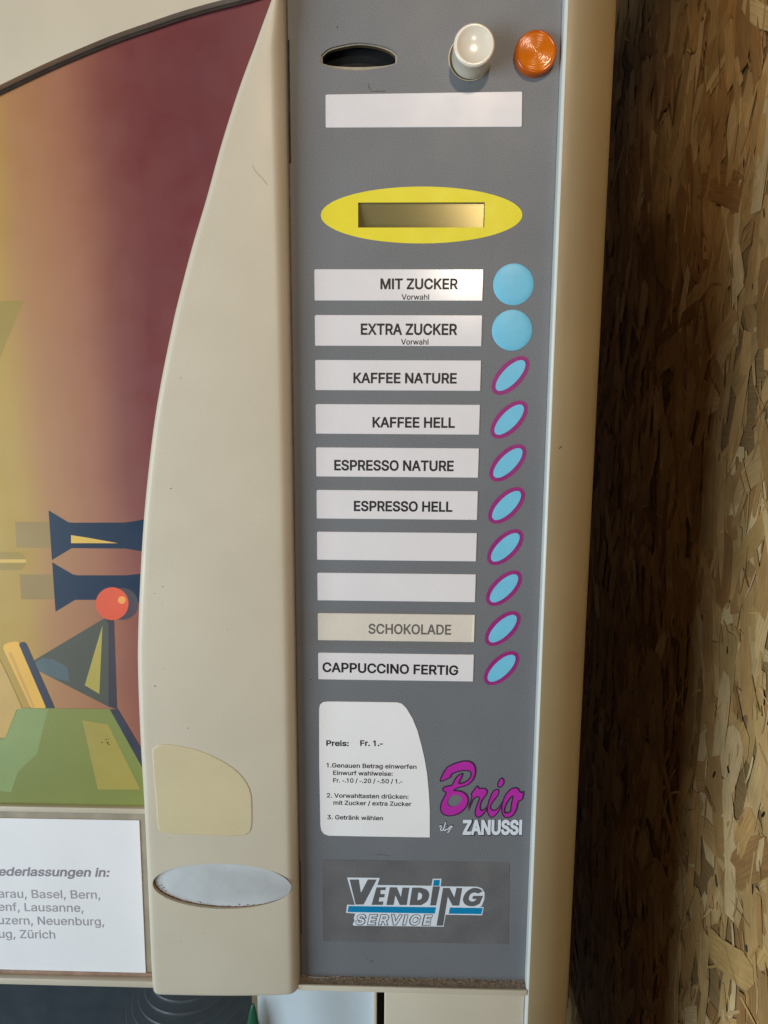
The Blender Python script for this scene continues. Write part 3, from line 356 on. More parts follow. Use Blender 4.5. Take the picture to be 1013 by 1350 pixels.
def poster_material():
    """printed colour wash: ochre at the left of the picture, through tan, to maroon at the right"""
    m = mat('printed colour wash', (160, 110, 90), 0.40, 0.03, 30, 0.06, 2200, 0.05, 1200, spec=0.4)
    nt = m.node_tree
    vm = [n for n in nt.nodes if n.type == 'VECT_MATH'][0]
    tc = [n for n in nt.nodes if n.type == 'TEX_COORD'][0]
    sx = nt.nodes.new('ShaderNodeSeparateXYZ'); nt.links.new(tc.outputs['Object'], sx.inputs[0])
    ns = nt.nodes.new('ShaderNodeTexNoise'); ns.inputs['Scale'].default_value = 9; ns.inputs['Detail'].default_value = 1
    nt.links.new(tc.outputs['Object'], ns.inputs['Vector'])
    # boundary leans a little with height
    a1 = nt.nodes.new('ShaderNodeMath'); a1.operation = 'MULTIPLY_ADD'; a1.inputs[1].default_value = 0.02
    nt.links.new(sx.outputs['Z'], a1.inputs[0]); nt.links.new(sx.outputs['X'], a1.inputs[2])
    a2 = nt.nodes.new('ShaderNodeMath'); a2.operation = 'MULTIPLY_ADD'; a2.inputs[1].default_value = 0.022
    nt.links.new(ns.outputs['Fac'], a2.inputs[0]); nt.links.new(a1.outputs[0], a2.inputs[2])
    mr = nt.nodes.new('ShaderNodeMapRange'); mr.inputs[1].default_value = -0.215; mr.inputs[2].default_value = -0.085
    nt.links.new(a2.outputs[0], mr.inputs[0])
    r = nt.nodes.new('ShaderNodeValToRGB'); cr = r.color_ramp
    stops = [(0.0, (178, 148, 62)), (0.15, (178, 143, 68)), (0.26, (171, 124, 82)), (0.47, (158, 104, 80)), (0.61, (128, 72, 64)), (0.73, (114, 54, 55)), (1.0, (106, 47, 53))]
    cr.elements[0].position = stops[0][0]; cr.elements[0].color = (*lin(stops[0][1]), 1)
    cr.elements[1].position = 1.0; cr.elements[1].color = (*lin(stops[-1][1]), 1)
    for p, c in stops[1:-1]:
        e = cr.elements.new(p); e.color = (*lin(c), 1)
    nt.links.new(mr.outputs[0], r.inputs[0]); nt.links.new(r.outputs[0], vm.inputs[0])
    return m
wash = poster_material()

# ------------------------------------------------------------------ the chipboard wall on the right
XW = 0.215
def osb_material():
    m = bpy.data.materials.new('oriented strand board'); m.use_nodes = True
    nt = m.node_tree; b = nt.nodes['Principled BSDF']
    at = nt.nodes.new('ShaderNodeAttribute'); at.attribute_name = 'Col'
    uv = nt.nodes.new('ShaderNodeUVMap'); uv.uv_map = 'UVMap'
    mp = nt.nodes.new('ShaderNodeMapping'); mp.inputs['Scale'].default_value = (40, 900, 1)
    nt.links.new(uv.outputs[0], mp.inputs[0])
    n = nt.nodes.new('ShaderNodeTexNoise'); n.inputs['Scale'].default_value = 1.0; n.inputs['Detail'].default_value = 5
    n.inputs['Roughness'].default_value = 0.65
    nt.links.new(mp.outputs[0], n.inputs['Vector'])
    mr = nt.nodes.new('ShaderNodeMapRange'); mr.inputs[1].default_value = 0.25; mr.inputs[2].default_value = 0.75
    mr.inputs[3].default_value = 0.62; mr.inputs[4].default_value = 1.25
    nt.links.new(n.outputs['Fac'], mr.inputs[0])
    tc = nt.nodes.new('ShaderNodeTexCoord')
    n2 = nt.nodes.new('ShaderNodeTexNoise'); n2.inputs['Scale'].default_value = 30; n2.inputs['Detail'].default_value = 3
    nt.links.new(tc.outputs['Object'], n2.inputs['Vector'])
    m2 = nt.nodes.new('ShaderNodeMapRange'); m2.inputs[1].default_value = 0.3; m2.inputs[2].default_value = 0.7; m2.inputs[3].default_value = 0.8; m2.inputs[4].default_value = 1.12
    nt.links.new(n2.outputs['Fac'], m2.inputs[0])
    mu = nt.nodes.new('ShaderNodeMath'); mu.operation = 'MULTIPLY'; nt.links.new(mr.outputs[0], mu.inputs[0]); nt.links.new(m2.outputs[0], mu.inputs[1])
    vm = nt.nodes.new('ShaderNodeVectorMath'); vm.operation = 'SCALE'
    nt.links.new(at.outputs['Color'], vm.inputs[0]); nt.links.new(mu.outputs[0], vm.inputs['Scale'])
    nt.links.new(vm.outputs[0], b.inputs['Base Color'])
    b.inputs['Roughness'].default_value = 0.5; b.inputs['Specular IOR Level'].default_value = 0.4
    bp = nt.nodes.new('ShaderNodeBump'); bp.inputs['Strength'].default_value = 0.35; bp.inputs['Distance'].default_value = 0.0005
    nt.links.new(n.outputs['Fac'], bp.inputs['Height']); nt.links.new(bp.outputs[0], b.inputs['Normal'])
    return m
def build_osb():
    rnd = random.Random(21)
    V, Fc, C, UV = [], [], [], []
    pal = [(0.50, 0.34, 0.17), (0.44, 0.285, 0.13), (0.56, 0.41, 0.23), (0.38, 0.23, 0.10), (0.48, 0.35, 0.18), (0.62, 0.49, 0.30), (0.33, 0.19, 0.085), (0.52, 0.36, 0.16)]
    mean = [sum(c[q] for c in pal)/len(pal) for q in range(3)]
    pal = [tuple(.55*c[q]+.45*mean[q] for q in range(3)) for c in pal]+[(0.66, 0.52, 0.33), (0.30, 0.175, 0.08)]
    Y0, Y1, Z0, Z1 = -0.16, 1.25, -0.80, 0.48
    # board behind the strands
    def quad(pts, c, uvs):
        i = len(V); V.extend(pts); Fc.append(tuple(range(i, i+len(pts)))); C.append(c); UV.append(uvs)
    XB = XW+0.0014
    quad([(XB, Y0, Z0), (XB, Y1, Z0), (XB, Y1, Z1), (XB, Y0, Z1)], (0.34, 0.21, 0.09), [(0,0),(1,0),(1,1),(0,1)])
    T = 0.018
    quad([(XB+T, Y0, Z0), (XB+T, Y0, Z1), (XB+T, Y1, Z1), (XB+T, Y1, Z0)], (0.34, 0.21, 0.09), [(0,0),(1,0),(1,1),(0,1)])
    quad([(XB, Y0, Z0), (XB, Y0, Z1), (XB+T, Y0, Z1), (XB+T, Y0, Z0)], (0.30, 0.19, 0.09), [(0,0),(1,0),(1,1),(0,1)])
    def strand(y, z, L, w, ang, dx, c, ragged=0.25, n=6, tilt=0.003):
        ca, sa = math.cos(ang), math.sin(ang)
        t1, t2 = rnd.uniform(-tilt, tilt), rnd.uniform(-tilt*3, tilt*3)
        top, bot = [], []
        bow = rnd.uniform(-.05, .05)*L
        for i in range(n+1):
            u = -L/2+L*i/n
            e = 1.0 if 0 < i < n else rnd.uniform(0.35, 0.95)
            j = bow*(1-(2*i/n-1)**2)
            top.append((u+(rnd.uniform(-.5, .5)*L*ragged/n), j+w/2*e*rnd.uniform(1-ragged*.5, 1)))
            bot.append((u+(rnd.uniform(-.5, .5)*L*ragged/n), j-w/2*e*rnd.uniform(1-ragged*.5, 1)))
        lp = bot+top[::-1]
        off = (rnd.uniform(0, 50), rnd.uniform(0, 50))
        pts, uvs = [], []
        for u, v in lp:
            pts.append((XW+dx+u*t1+v*t2, y+v*ca-u*sa*0+u*sa, z+u*ca-v*sa))
            uvs.append((off[0]+u, off[1]+v))
        quad(pts, c, uvs)
    def shade(c, k, warm=0): return (min(.9, c[0]*k*1.36), c[1]*k*(1-warm)*1.22, c[2]*k*(1-2*warm)*.98)
    # large face strands, mostly upright
    N = 8800
    for i in range(N):
        y, z = rnd.uniform(Y0, Y1), rnd.uniform(Z0, Z1)
        big = rnd.random()
        L = rnd.uniform(0.035, 0.10) if big < .50 else rnd.uniform(0.010, 0.04)
        w = rnd.uniform(0.008, 0.026) if big < .50 else rnd.uniform(0.0015, 0.007)
        ang = rnd.gauss(0, 0.36) if rnd.random() < .80 else rnd.uniform(-1.6, 1.6)
        layer = i/N
        dx = 0.0011-0.0010*layer+rnd.uniform(-.00005, .00005)
        c = shade(rnd.choice(pal), rnd.uniform(.88, 1.08), rnd.uniform(-.02, .06))
        strand(y, z, L, w, ang, dx, c)
    # thin splinters and dark bark chips pressed into the face
    for i in range(3800):
        y, z = rnd.uniform(Y0, Y1), rnd.uniform(Z0, Z1)
        c = shade(rnd.choice(pal), rnd.uniform(.68, 1.28), rnd.uniform(0, .10))
        strand(y, z, rnd.uniform(.005, .030), rnd.uniform(.0006, .0024), rnd.gauss(0, .6), rnd.uniform(-.0002, .0001), c, .3, 4)
    for i in range(300):
        y, z = rnd.uniform(Y0, Y1), rnd.uniform(Z0, Z1)
        k = rnd.uniform(.02, .09)
        strand(y, z, rnd.uniform(.002, .0085), rnd.uniform(.0009, .0030), rnd.gauss(0, .5), rnd.uniform(-.00035, -.0002), (k*1.15, k*.8, k*.55), .5, 4, 0.004)
    me = bpy.data.meshes.new('chipboard_wall')
    me.from_pydata(V, [], Fc)
    ca = me.color_attributes.new('Col', 'FLOAT_COLOR', 'CORNER')
    uvl = me.uv_layers.new(name='UVMap')
    k = 0
    for f, c, uvs in zip(me.polygons, C, UV):
        for j in range(f.loop_total):
            ca.data[f.loop_start+j].color = (*c, 1); uvl.data[f.loop_start+j].uv = uvs[j]
    me.materials.append(osb_material())
    return link('chipboard_wall', me, None, 'brown chipboard wall of pressed wood strands standing beside the vending machine', category='wall')
build_osb()

# ------------------------------------------------------------------ the vending machine
vm = bpy.data.objects.new('vending_machine', None); COL.objects.link(vm)
vm['label'] = 'beige hot drinks vending machine with grey keypad strip, curved cover and printed picture'
vm['category'] = 'vending machine'

XL, XR = P(380, 600)[0]-0.0005, 0.0728
XL = -0.0584
ZT, ZB = 0.30, -0.3445
XFAR = -0.36

# cabinet body behind the front
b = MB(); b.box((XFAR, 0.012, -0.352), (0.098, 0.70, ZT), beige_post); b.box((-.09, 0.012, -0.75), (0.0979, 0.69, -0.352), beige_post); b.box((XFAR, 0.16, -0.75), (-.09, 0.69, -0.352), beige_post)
cab = b.build('cabinet', vm)

# grey keypad strip with its two openings
def px_rect(x0, y0, x1, y1): return PP([(x0, y1), (x1, y1), (x1, y0), (x0, y0)])
def lens(top, bot): return PP(spline(top, 5, False)+spline(bot, 5, False), 0, 2.814, 400, 20)
slot_loop = lens([(66,148),(95,124),(145,110),(205,102),(268,108),(322,124),(348,145)], [(347,178),(300,193),(205,205),(115,196),(65,178)])
z0, z1 = P(556, 300)[1], P(556, 267)[1]
lcd_loop = [(P(472.4, 283)[0], z0), (P(639, 283)[0], z0), (P(639, 283)[0], z1), (P(472.4, 283)[0], z1)]
b = MB()
b.flat([[(XL, ZB-.004), (XR+.0005, ZB-.004), (XR+.0005, ZT), (XL, ZT)], slot_loop, lcd_loop], 0.0, panel_grey)
b.wall(slot_loop, 0.0, 0.0012, panel_grey); b.wall(lcd_loop, 0.0, 0.0032, black)
panel = b.build('keypad_panel', vm, recalc=False)

# coin slot
slot_rim = mat('dirty grey beige slot rim', (158, 148, 130), .5, .12, 300)
b = MB()
slot_in = lens([(71,151),(98,129),(148,115),(205,107),(265,113),(318,130),(342,149)], [(342,175),(300,185),(205,190),(112,186),(71,176)])
b.flat([grow([slot_loop], .0004)[0], slot_in], 0.0010, slot_rim); b.wall(slot_in, 0.0010, 0.004, seam)
cs = b.build('coin_slot', vm, recalc=False)
b = MB(); xs = [p[0] for p in slot_in]; zs = [p[1] for p in slot_in]
b.box((min(xs)-.003, 0.0105, min(zs)-.003), (max(xs)+.003, 0.0115, max(zs)+.003), black)
b.build('slot_back', cs)
b = MB()
zc = max(zs); flap = mat('dark green plastic', (58, 64, 61), 0.35, 0.1)
for i in range(24):
    x0 = min(xs)+(max(xs)-min(xs))*i/24; x1 = min(xs)+(max(xs)-min(xs))*(i+1)/24
    f = lambda x: min(zs)+.0094-0.0035*((x-(min(xs)+max(xs))/2)/((max(xs)-min(xs))/2))**2*0.35
    b.face([(x0, .0045, f(x0)), (x1, .0045, f(x1)), (x1, .0100, zc+.002), (x0, .0100, zc+.002)], flap)
b.build('slot_flap', cs, smooth=30, weld=True)

# coin return knob
kx, kz = P(622, 76.5)
b = MB()
R = .00945; H = .0150
prof = [(R, 0.002), (R, -.0005), (R*.995, -H+.0012)]
for k in range(5):
    a = math.pi/2*k/4; prof.append((R-.0011+.0011*math.cos(a), -H+.0011-.0011*math.sin(a)))
for r_, h_ in [(.0078, -H+.00015), (.0070, -H+.0006), (.0055, -H+.0011), (.0035, -H+.0015), (.0015, -H+.0017), (.0003, -H+.00172)]: prof.append((r_, h_))
b.lathe(prof, 72, knob_white, 'Y', (kx, 0, kz))
knob = b.build('coin_return_knob', vm, smooth=40)
b = MB(); b.flat([ellipse(kx-.0008, kz, .0103, .0103), ellipse(kx, kz, .0094, .0094)], -.0001, seam)
b.flat([ellipse(kx-.0008, kz, .0103, .0103), ellipse(kx-.0008, kz, .0099, .0099)], -.00018, beige_old)
b.build('knob_gap', knob, recalc=False)

# amber lamp
lx, lz = P(705, 73.5)
b = MB(); RL = .0099
prof = [(RL, .001), (RL, -.0035), (RL-.0004, -.0046), (RL-.0010, -.0050), (RL-.0014, -.0049)]
r = RL-.0016; i = 0
while r > .0003:
    prof.append((r, -.0048+.00013*math.cos(i*math.pi/2))); r -= .00028; i += 1
b.lathe(prof[4:]+[(.0001, -.0048)], 80, amber, 'Y', (lx, 0, lz), caps=False); b.lathe(prof[:5], 80, amber_rim, 'Y', (lx, 0, lz), caps=False)
al = b.build('indicator_lamp', vm, smooth=70, weld=True)

# wide blank label above the display
def strip(px, name, label, m=paper, bev=.0004, yf=-.00045):
    pts = rounded(PP(px), .0007, 3)
    b = MB(); b.prism(pts, 0.0003, yf, m, .00018, 1)
    return b.build(name, vm, label)
strip([(429.8, 168.6), (688.2, 167.6), (688.8, 120.9), (429.6, 124.8)], 'label_strip', 'wide blank white strip above the display')

# yellow oval with the display
ex0, _ = P(423.2, 283); ex1, _ = P(688.8, 283); _, ez0 = P(556, 321); _, ez1 = P(556, 246)
b = MB(); b.flat([ellipse((ex0+ex1)/2, (ez0+ez1)/2, (ex1-ex0)/2, (ez1-ez0)/2, 120), lcd_loop], -.00008, yellow)
ov = b.build('display_surround', vm, 'yellow oval round the display', recalc=False)
b = MB(); lo = lcd_loop
N = 24; zc_ = (z0+z1)/2
def film(x, z):    # a slightly twisted film: it leans back at the right
    u = (x-lo[0][0])/(lo[1][0]-lo[0][0])
    return .0024+(z-zc_)*(-.26+.20*u)
for i in range(N):
    xa, xb = lo[0][0]-.0004+(lo[1][0]-lo[0][0]+.0008)*i/N, lo[0][0]-.0004+(lo[1][0]-lo[0][0]+.0008)*(i+1)/N
    b.face([(xa, film(xa, z0), z0-.0002), (xb, film(xb, z0), z0-.0002), (xb, film(xb, z1), z1+.0002), (xa, film(xa, z1), z1+.0002)], lcd_m)
b.build('display_screen', ov, smooth=60, weld=True)

# ten drink labels and their buttons: equal rows 22.35 mm apart
ROW = .02235
texts = [('MIT ZUCKER', 333, 637, 152, 113, 'Vorwahl', 416, 524, 194, 173.5), ('EXTRA ZUCKER', 256, 634, 331, 290, 'Vorwahl', 414, 521, 370, 349.5),
         ('KAFFEE NATURE', 227, 632, 521, 483), ('KAFFEE HELL', 302, 625, 695, 657), ('ESPRESSO NATURE', 152, 620, 864, 826),
         ('ESPRESSO HELL', 229, 615, 130, 93), None, None, ('SCHOKOLADE', 286, 610, 612, 575), ('CAPPUCCINO FERTIG', 106, 638, 766, 731)]
names = ['white strip reading MIT ZUCKER', 'white strip reading EXTRA ZUCKER', 'white strip reading KAFFEE NATURE', 'white strip reading KAFFEE HELL', 'white strip reading ESPRESSO NATURE', 'white strip reading ESPRESSO HELL', 'upper blank white strip', 'lower blank white strip', 'yellowed strip under tape reading SCHOKOLADE', 'white strip reading CAPPUCCINO FERTIG']
for i in range(10):
    zt = .0573-ROW*i; zb = zt-.0153
    pts = rounded([(-.0460, zb), (.0385, zb), (.0386, zt), (-.0460, zt)], [.0004, .0003, .0003, .0010], 3)
    b = MB(); b.prism(pts, .0003, -.00045, paper_old if i == 8 else paper, .00018, 1)
    ls = b.build('label_strip', vm, names[i])
    t = texts[i]
    if t:
        oy = 330 if i < 5 else 630
        q = lambda x, y: P(390+x/2.979, oy+y/2.979)
        b = MB(); cap = abs(q(t[1], t[4])[1]-q(t[1], t[3])[1])
        tilt = .0004 if i == 9 else 0
        pa, pb = q(t[1], t[3]), q(t[2], t[3])
        zm = (pa[1]+pb[1])/2
        text_line(b, t[0], (pa[0], zm+tilt), (pb[0], zm-tilt), cap, -.00053, ink_grey if i == 8 else ink, 17 if i == 8 else 23)
        if len(t) > 5:
            pa, pb = q(t[6], t[8]), q(t[7], t[8])
            text_line(b, t[5], pa, (pb[0], pa[1]), abs(q(0, t[9])[1]-q(0, t[8])[1]), -.00053, ink, 12)
        b.build('lettering', ls, recalc=False)
    bz = zt-.0075
    b = MB()
    if i < 2:
        n = 72
        prof = [(.01010, .0002), (.01010, -.00012), (.0097, -.0003), (.0075, -.00055), (.0045, -.00075), (.0015, -.00083), (.0002, -.00084)]
        b.lathe(prof, n, blue, 'Y', (.0538, 0, bz+.0002))
        b.build('selection_button', vm, 'round light blue button', smooth=40)
    else:
        ti = math.radians(47)
        out = ellipse(.0537, bz, .0120, .0064, 72, ti); inn = ellipse(.0537, bz, .0099, .0041, 72, ti)
        b.flat([inn], -.0004, blue)
        b.wall(inn, .0001, -.0004, blue)
        sb = b.build('selection_button', vm, 'slanting oval light blue button in a magenta ring', recalc=False)
        b = MB(); b.flat([out, inn], -.00010, magenta)
        b.build('button_ring', sb, recalc=False)

# clear tape over the SCHOKOLADE strip
b = MB(); b.flat([PP([(391, 806), (500, 805), (624, 808), (621, 843), (619, 856), (500, 853), (391, 850)])], -.0006, tape_m)
b.build('clear_tape', vm, recalc=False)

# price sticker
def stk(x, y): return P(410+x/5.959, 910+y/5.959)
sp_pts = [(76,1060),(67,600),(66,150),(73,112),(98,92),(135,87),(400,90),(680,94),(715,104),(752,140),(800,220),(840,320),(870,430),(895,540),(915,660),(928,800),(936,950),(935,1155),(500,1147),(140,1141),(104,1128),(83,1100)]
b = MB(); b.prism([stk(*p) for p in sp_pts], .0002, -.0003, card_white, .0001, 1)
ps = b.build('price_sticker', vm)
b = MB()
def sticker_line(s, x0, x1, base, cap, bold):
    a, c = stk(x0, base), stk(x1, base)
    text_line(b, s, a, (c[0], a[1]), cap*MM, -.00038, ink, bold)
sticker_line('Preis:', 122, 298, 433, 3.05, 24); sticker_line('Fr. 1.-', 388, 566, 433, 3.05, 24)
sticker_line('1.Genauen Betrag einwerfen', 124, 830, 603, 2.5, 15)
sticker_line('Einwurf wahlweise:', 176, 643, 662, 2.5, 15)
sticker_line('Fr. -.10 / -.20 / -.50 / 1.-', 176, 718, 721, 2.5, 15)
sticker_line('2. Vorwahltasten drücken:', 126, 767, 839, 2.5, 15)
sticker_line('mit Zucker / extra Zucker', 178, 790, 896, 2.5, 15)
sticker_line('3. Getränk wählen', 130, 567, 1010, 2.5, 15)
b.build('lettering', ps, recalc=False)

# script logo, traced in letters
def lg(pts, closed=True): return [P(570+x/7.504, 990+y/7.504) for x, y in pts]
B_out = [(76,290),(84,262),(105,215),(135,170),(165,143),(215,120),(270,102),(320,93),(365,97),(400,115),(423,145),(430,190),(425,235),(410,275),(385,308),(350,335),(305,352),(262,362),(220,384),(262,388),(305,402),(335,425),(353,455),(358,492),(348,530),(325,567),(290,602),(245,627),(195,640),(150,640),(110,625),(86,595),(78,560),(84,518),(105,470),(128,425),(132,408),(112,398),(100,380),(108,358),(135,345),(170,338),(192,330),(205,310),(225,270),(250,240),(275,225),(295,217),(303,228),(290,265),(268,312),(300,310),(340,290),(368,265),(380,235),(376,208),(355,195),(310,193),(260,203),(215,218),(190,236),(185,255),(160,270),(130,285),(100,298),(82,299)]
B_hole = [(138,505),(150,470),(172,440),(205,424),(245,424),(280,437),(302,460),(302,480),(285,510),(255,540),(215,555),(175,553),(148,535)]
r_out = [(360,590),(358,560),(366,525),(384,480),(388,440),(384,425),(396,400),(420,370),(437,346),(455,347),(465,365),(500,365),(530,370),(545,390),(545,415),(525,450),(495,490),(480,530),(478,570),(490,582),(520,568),(545,535),(550,545),(535,590),(505,625),(470,655),(445,655),(425,635),(422,600),(430,560),(448,510),(462,465),(440,455),(410,480),(385,530),(372,565)]
i_out = [(545,545),(558,490),(578,440),(600,400),(625,380),(652,377),(664,395),(655,435),(630,470),(600,510),(582,545),(585,570),(610,583),(640,570),(668,540),(690,505),(692,540),(665,590),(635,630),(600,657),(575,655),(552,625),(543,590)]
o_out = [(684,560),(692,510),(712,450),(745,400),(780,370),(820,358),(850,368),(868,395),(885,405),(900,395),(907,405),(903,440),(890,480),(860,495),(848,520),(838,570),(812,620),(780,650),(745,660),(712,650),(690,615)]
o_hole = [(795,448),(765,475),(735,525),(718,575),(722,605),(750,603),(772,590),(775,560),(782,510)]
dot = [(645,330),(655,295),(675,270),(695,265),(712,285),(712,315),(695,345),(672,362),(653,355)]
bl = MB()
for k, shp in enumerate([[i_out], [dot], [r_out], [o_out, o_hole], [B_out, B_hole]]):
    loops = [spline(lg(l), 5) for l in shp]
    y = -.00010-.00008*k
    bl.flat(grow(loops, .00012), y, logo_dark); bl.flat(grow(loops, -.00056), y-.00004, logo_pink)
bl.build('script_logo', vm, recalc=False)
b = MB()
a, c = lg([(302, 820), (886, 820)]); ct = lg([(302, 690)])[0]
cap = abs(ct[1]-a[1]); sh = .00022
text_line(b, 'ZANUSSI', (a[0]+sh, a[1]-sh), (c[0]+sh, c[1]-sh), cap, -.00010, logo_dark, 62)
text_line(b, 'ZANUSSI', a, c, cap, -.00016, white_print, 40)
# the small handwritten "by"
def stroke(pts, w, y, m):
    pts = spline(lg(pts), 5, False)
    L, Rr = [], []
    for i, p in enumerate(pts):
        d = Vector(pts[min(i+1, len(pts)-1)])-Vector(pts[max(i-1, 0)]); d.normalize(); nn = Vector((-d.y, d.x))*w/2
        L.append((p[0]+nn.x, p[1]+nn.y)); Rr.append((p[0]-nn.x, p[1]-nn.y))
    for i in range(len(pts)-1):
        b.face([(L[i][0], y, L[i][1]), (L[i+1][0], y, L[i+1][1]), (Rr[i+1][0], y, Rr[i+1][1]), (Rr[i][0], y, Rr[i][1])], m)
for dx, dy, y, m, w in ((5, -5, -.00010, logo_dark, .0007), (0, 3, -.00014, white_print, .00055)):
    o = lambda pts: [(x+dx, yy+dy) for x, yy in pts]
    stroke(o([(72, 745), (88, 735), (92, 750), (82, 770), (92, 782), (110, 770), (124, 738), (132, 700)]), w, y, m)
    stroke(o([(112, 770), (122, 782), (136, 770), (148, 742), (142, 768), (158, 768), (176, 745), (200, 738)]), w, y-.00002, m)
    stroke(o([(198, 742), (180, 762), (165, 790), (152, 804)]), w, y-.00004, m)
b.build('maker_name', vm, recalc=False)

# service plate
sv = MB(); sv.prism(rounded(PP([(426, 1240.5), (670.3, 1244.5), (671.8, 1136.8), (424.6, 1133)]), .0006, 3), .0002, -.00022, plate_grey, .00008, 1)
svp = sv.build('service_sticker', vm)
b = MB()
def vl(x, y): return P(450+x/5.065, 1145+y/5.065)
def vp(*pts): return [vl(*p) for p in pts]
y = -.00030
back = vp((40,58),(258,61),(242,108),(603,113),(612,66),(670,66),(664,117),(905,119),(940,130),(958,160),(955,205),(938,248),(925,254),(952,255),(941,310),(698,306),(684,386),(83,379),(77,370),(90,345),(84,330),(94,298),(33,294),(40,239),(92,241))
b.flat([back], y, white_print)
y1 = y-.00006
b.flat([vp((56,71),(118,71),(132,160),(178,71),(238,71),(150,238),(97,238))], y1, letter_grey)                       # V
b.flat([vp((236,123),(300,123),(295,142),(264,142),(262,168),(292,168),(288,190),(256,190),(250,218),(282,218),(278,240),(203,240))], y1, letter_grey)  # E
b.flat([vp((325,123),(372,123),(398,188),(410,125),(456,125),(438,241),(392,241),(362,176),(350,241),(302,241))], y1, letter_grey)   # N
D = [vl(474,125), vl(530,125)]+spline(vp((530,125),(572,140),(588,172),(575,215),(535,242)), 5, False)+[vl(456,242)]
D_in = [vl(515,158)]+spline(vp((520,157),(540,170),(534,200),(508,210)), 4, False)
b.flat([D, D_in], y1, letter_grey)
b.flat([vp((612,117),(660,117),(634,244),(594,244))], y1, letter_grey)                                               # I stem
b.flat([vp((680,127),(724,127),(755,190),(770,127),(808,128),(788,245),(744,245),(712,185),(680,379),(637,379))], y1, letter_grey)  # N with the long leg
G = spline(vp((945,150),(920,132),(880,128),(840,150),(815,190),(818,225),(845,246),(890,248),(925,232)), 4, False)+vp((948,180),(880,180),(875,200),(905,202))+spline(vp((905,202),(880,218),(858,212),(852,195),(865,168),(890,158),(915,165)), 4, False)
b.flat([G], y1, letter_grey)
b.flat([vp((619,74),(660,74),(654,113),(613,113))], y1, teal)                                                        # dot
b.flat([vp((50,248),(633,256),(625,298),(43,288))], y1, teal)
b.flat([vp((726,258),(945,261),(936,302),(718,299))], y1, teal)
pa, pb = vl(96, 368), vl(612, 372); cap = abs(vl(96, 308)[1]-pa[1])
text_line(b, 'SERVICE', pa, pb, cap, y1, letter_grey, 62, 0.20, track=130)
text_line(b, 'SERVICE', (pa[0]+.0004, pa[1]+.0001), (pb[0]-.0004, pb[1]+.0001), cap, y1-.00005, white_print, 20, 0.20, track=145)
b.build('lettering', svp, recalc=False)

# scuffs and specks on the keypad strip
b = MB()
def blot(px, py, r, m=None, Y=0.0, k=7, yoff=-.00006):
    x, z = P(px, py, Y)
    pts = []
    for i in range(k):
        a = 2*math.pi*i/k; rr = r*random.uniform(.5, 1.2)*MM
        pts.append((x+rr*math.cos(a), z+rr*math.sin(a)))
    (b.flat([pts], Y+yoff, m or seam))
for px, py, r in [(445, 36, .8), (487, 115, .5), (486.5, 111, .35), (500, 121, .4), (507, 120.5, .3), (485, 1264, .7), (490, 1267, .9), (410, 896, .7), (416, 878, .5), (415, 837, .5), (667, 892, 1.2), (661, 889, .6), (690, 882, .5), (697, 440, .5), (613, 1050, .3), (530, 222, .3), (640, 1120, .35), (455, 1270, .3), (600, 1285, .4), (500, 1125, .3), (688, 472, .5), (455, 345, .3)]:
    blot(px, py, r*.8)
for pts in ([(486,111),(487,116),(490,119)], [(489,120.4),(498,120.6),(508,120)], [(497,1126),(515,1128)]):
    q = spline([P(*p) for p in pts], 5, False)
    for (xa, za), (xb, zb_) in zip(q, q[1:]):
        d = Vector((xb-xa, zb_-za)); d.normalize(); n_ = Vector((-d.y, d.x))*.00013
        b.face([(xa+n_.x, -.00006, za+n_.y), (xb+n_.x, -.00006, zb_+n_.y), (xb-n_.x, -.00006, zb_-n_.y), (xa-n_.x, -.00006, za-n_.y)], seam)
absorb(panel, b.build('dirt_specks', None, recalc=False))

# ------------------------------------------------------------------ side post with the pale rim of the recess
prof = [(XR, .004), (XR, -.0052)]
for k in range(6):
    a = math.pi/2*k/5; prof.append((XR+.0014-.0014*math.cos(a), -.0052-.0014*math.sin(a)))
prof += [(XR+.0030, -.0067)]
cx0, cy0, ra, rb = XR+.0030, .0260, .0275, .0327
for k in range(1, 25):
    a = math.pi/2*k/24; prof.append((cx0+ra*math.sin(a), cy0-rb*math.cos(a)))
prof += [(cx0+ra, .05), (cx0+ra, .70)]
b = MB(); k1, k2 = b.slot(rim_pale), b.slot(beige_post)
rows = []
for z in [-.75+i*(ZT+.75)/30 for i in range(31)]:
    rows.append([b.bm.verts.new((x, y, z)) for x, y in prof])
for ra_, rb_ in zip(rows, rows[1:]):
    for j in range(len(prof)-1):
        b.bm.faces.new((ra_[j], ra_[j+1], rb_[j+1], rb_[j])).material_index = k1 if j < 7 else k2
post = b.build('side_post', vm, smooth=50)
b = MB()
for px, py, r in [(739, 589, .9), (737, 591, .6), (731, 908, .4), (705, 1281, .8), (712, 1222, .35), (750, 420, .3), (725, 1000, .3), (716, 1160, .3)]:
    blot(px, py, r*.7, seam, -.0060, 7, -.0006)
absorb(post, b.build('dirt_specks', None, recalc=False))

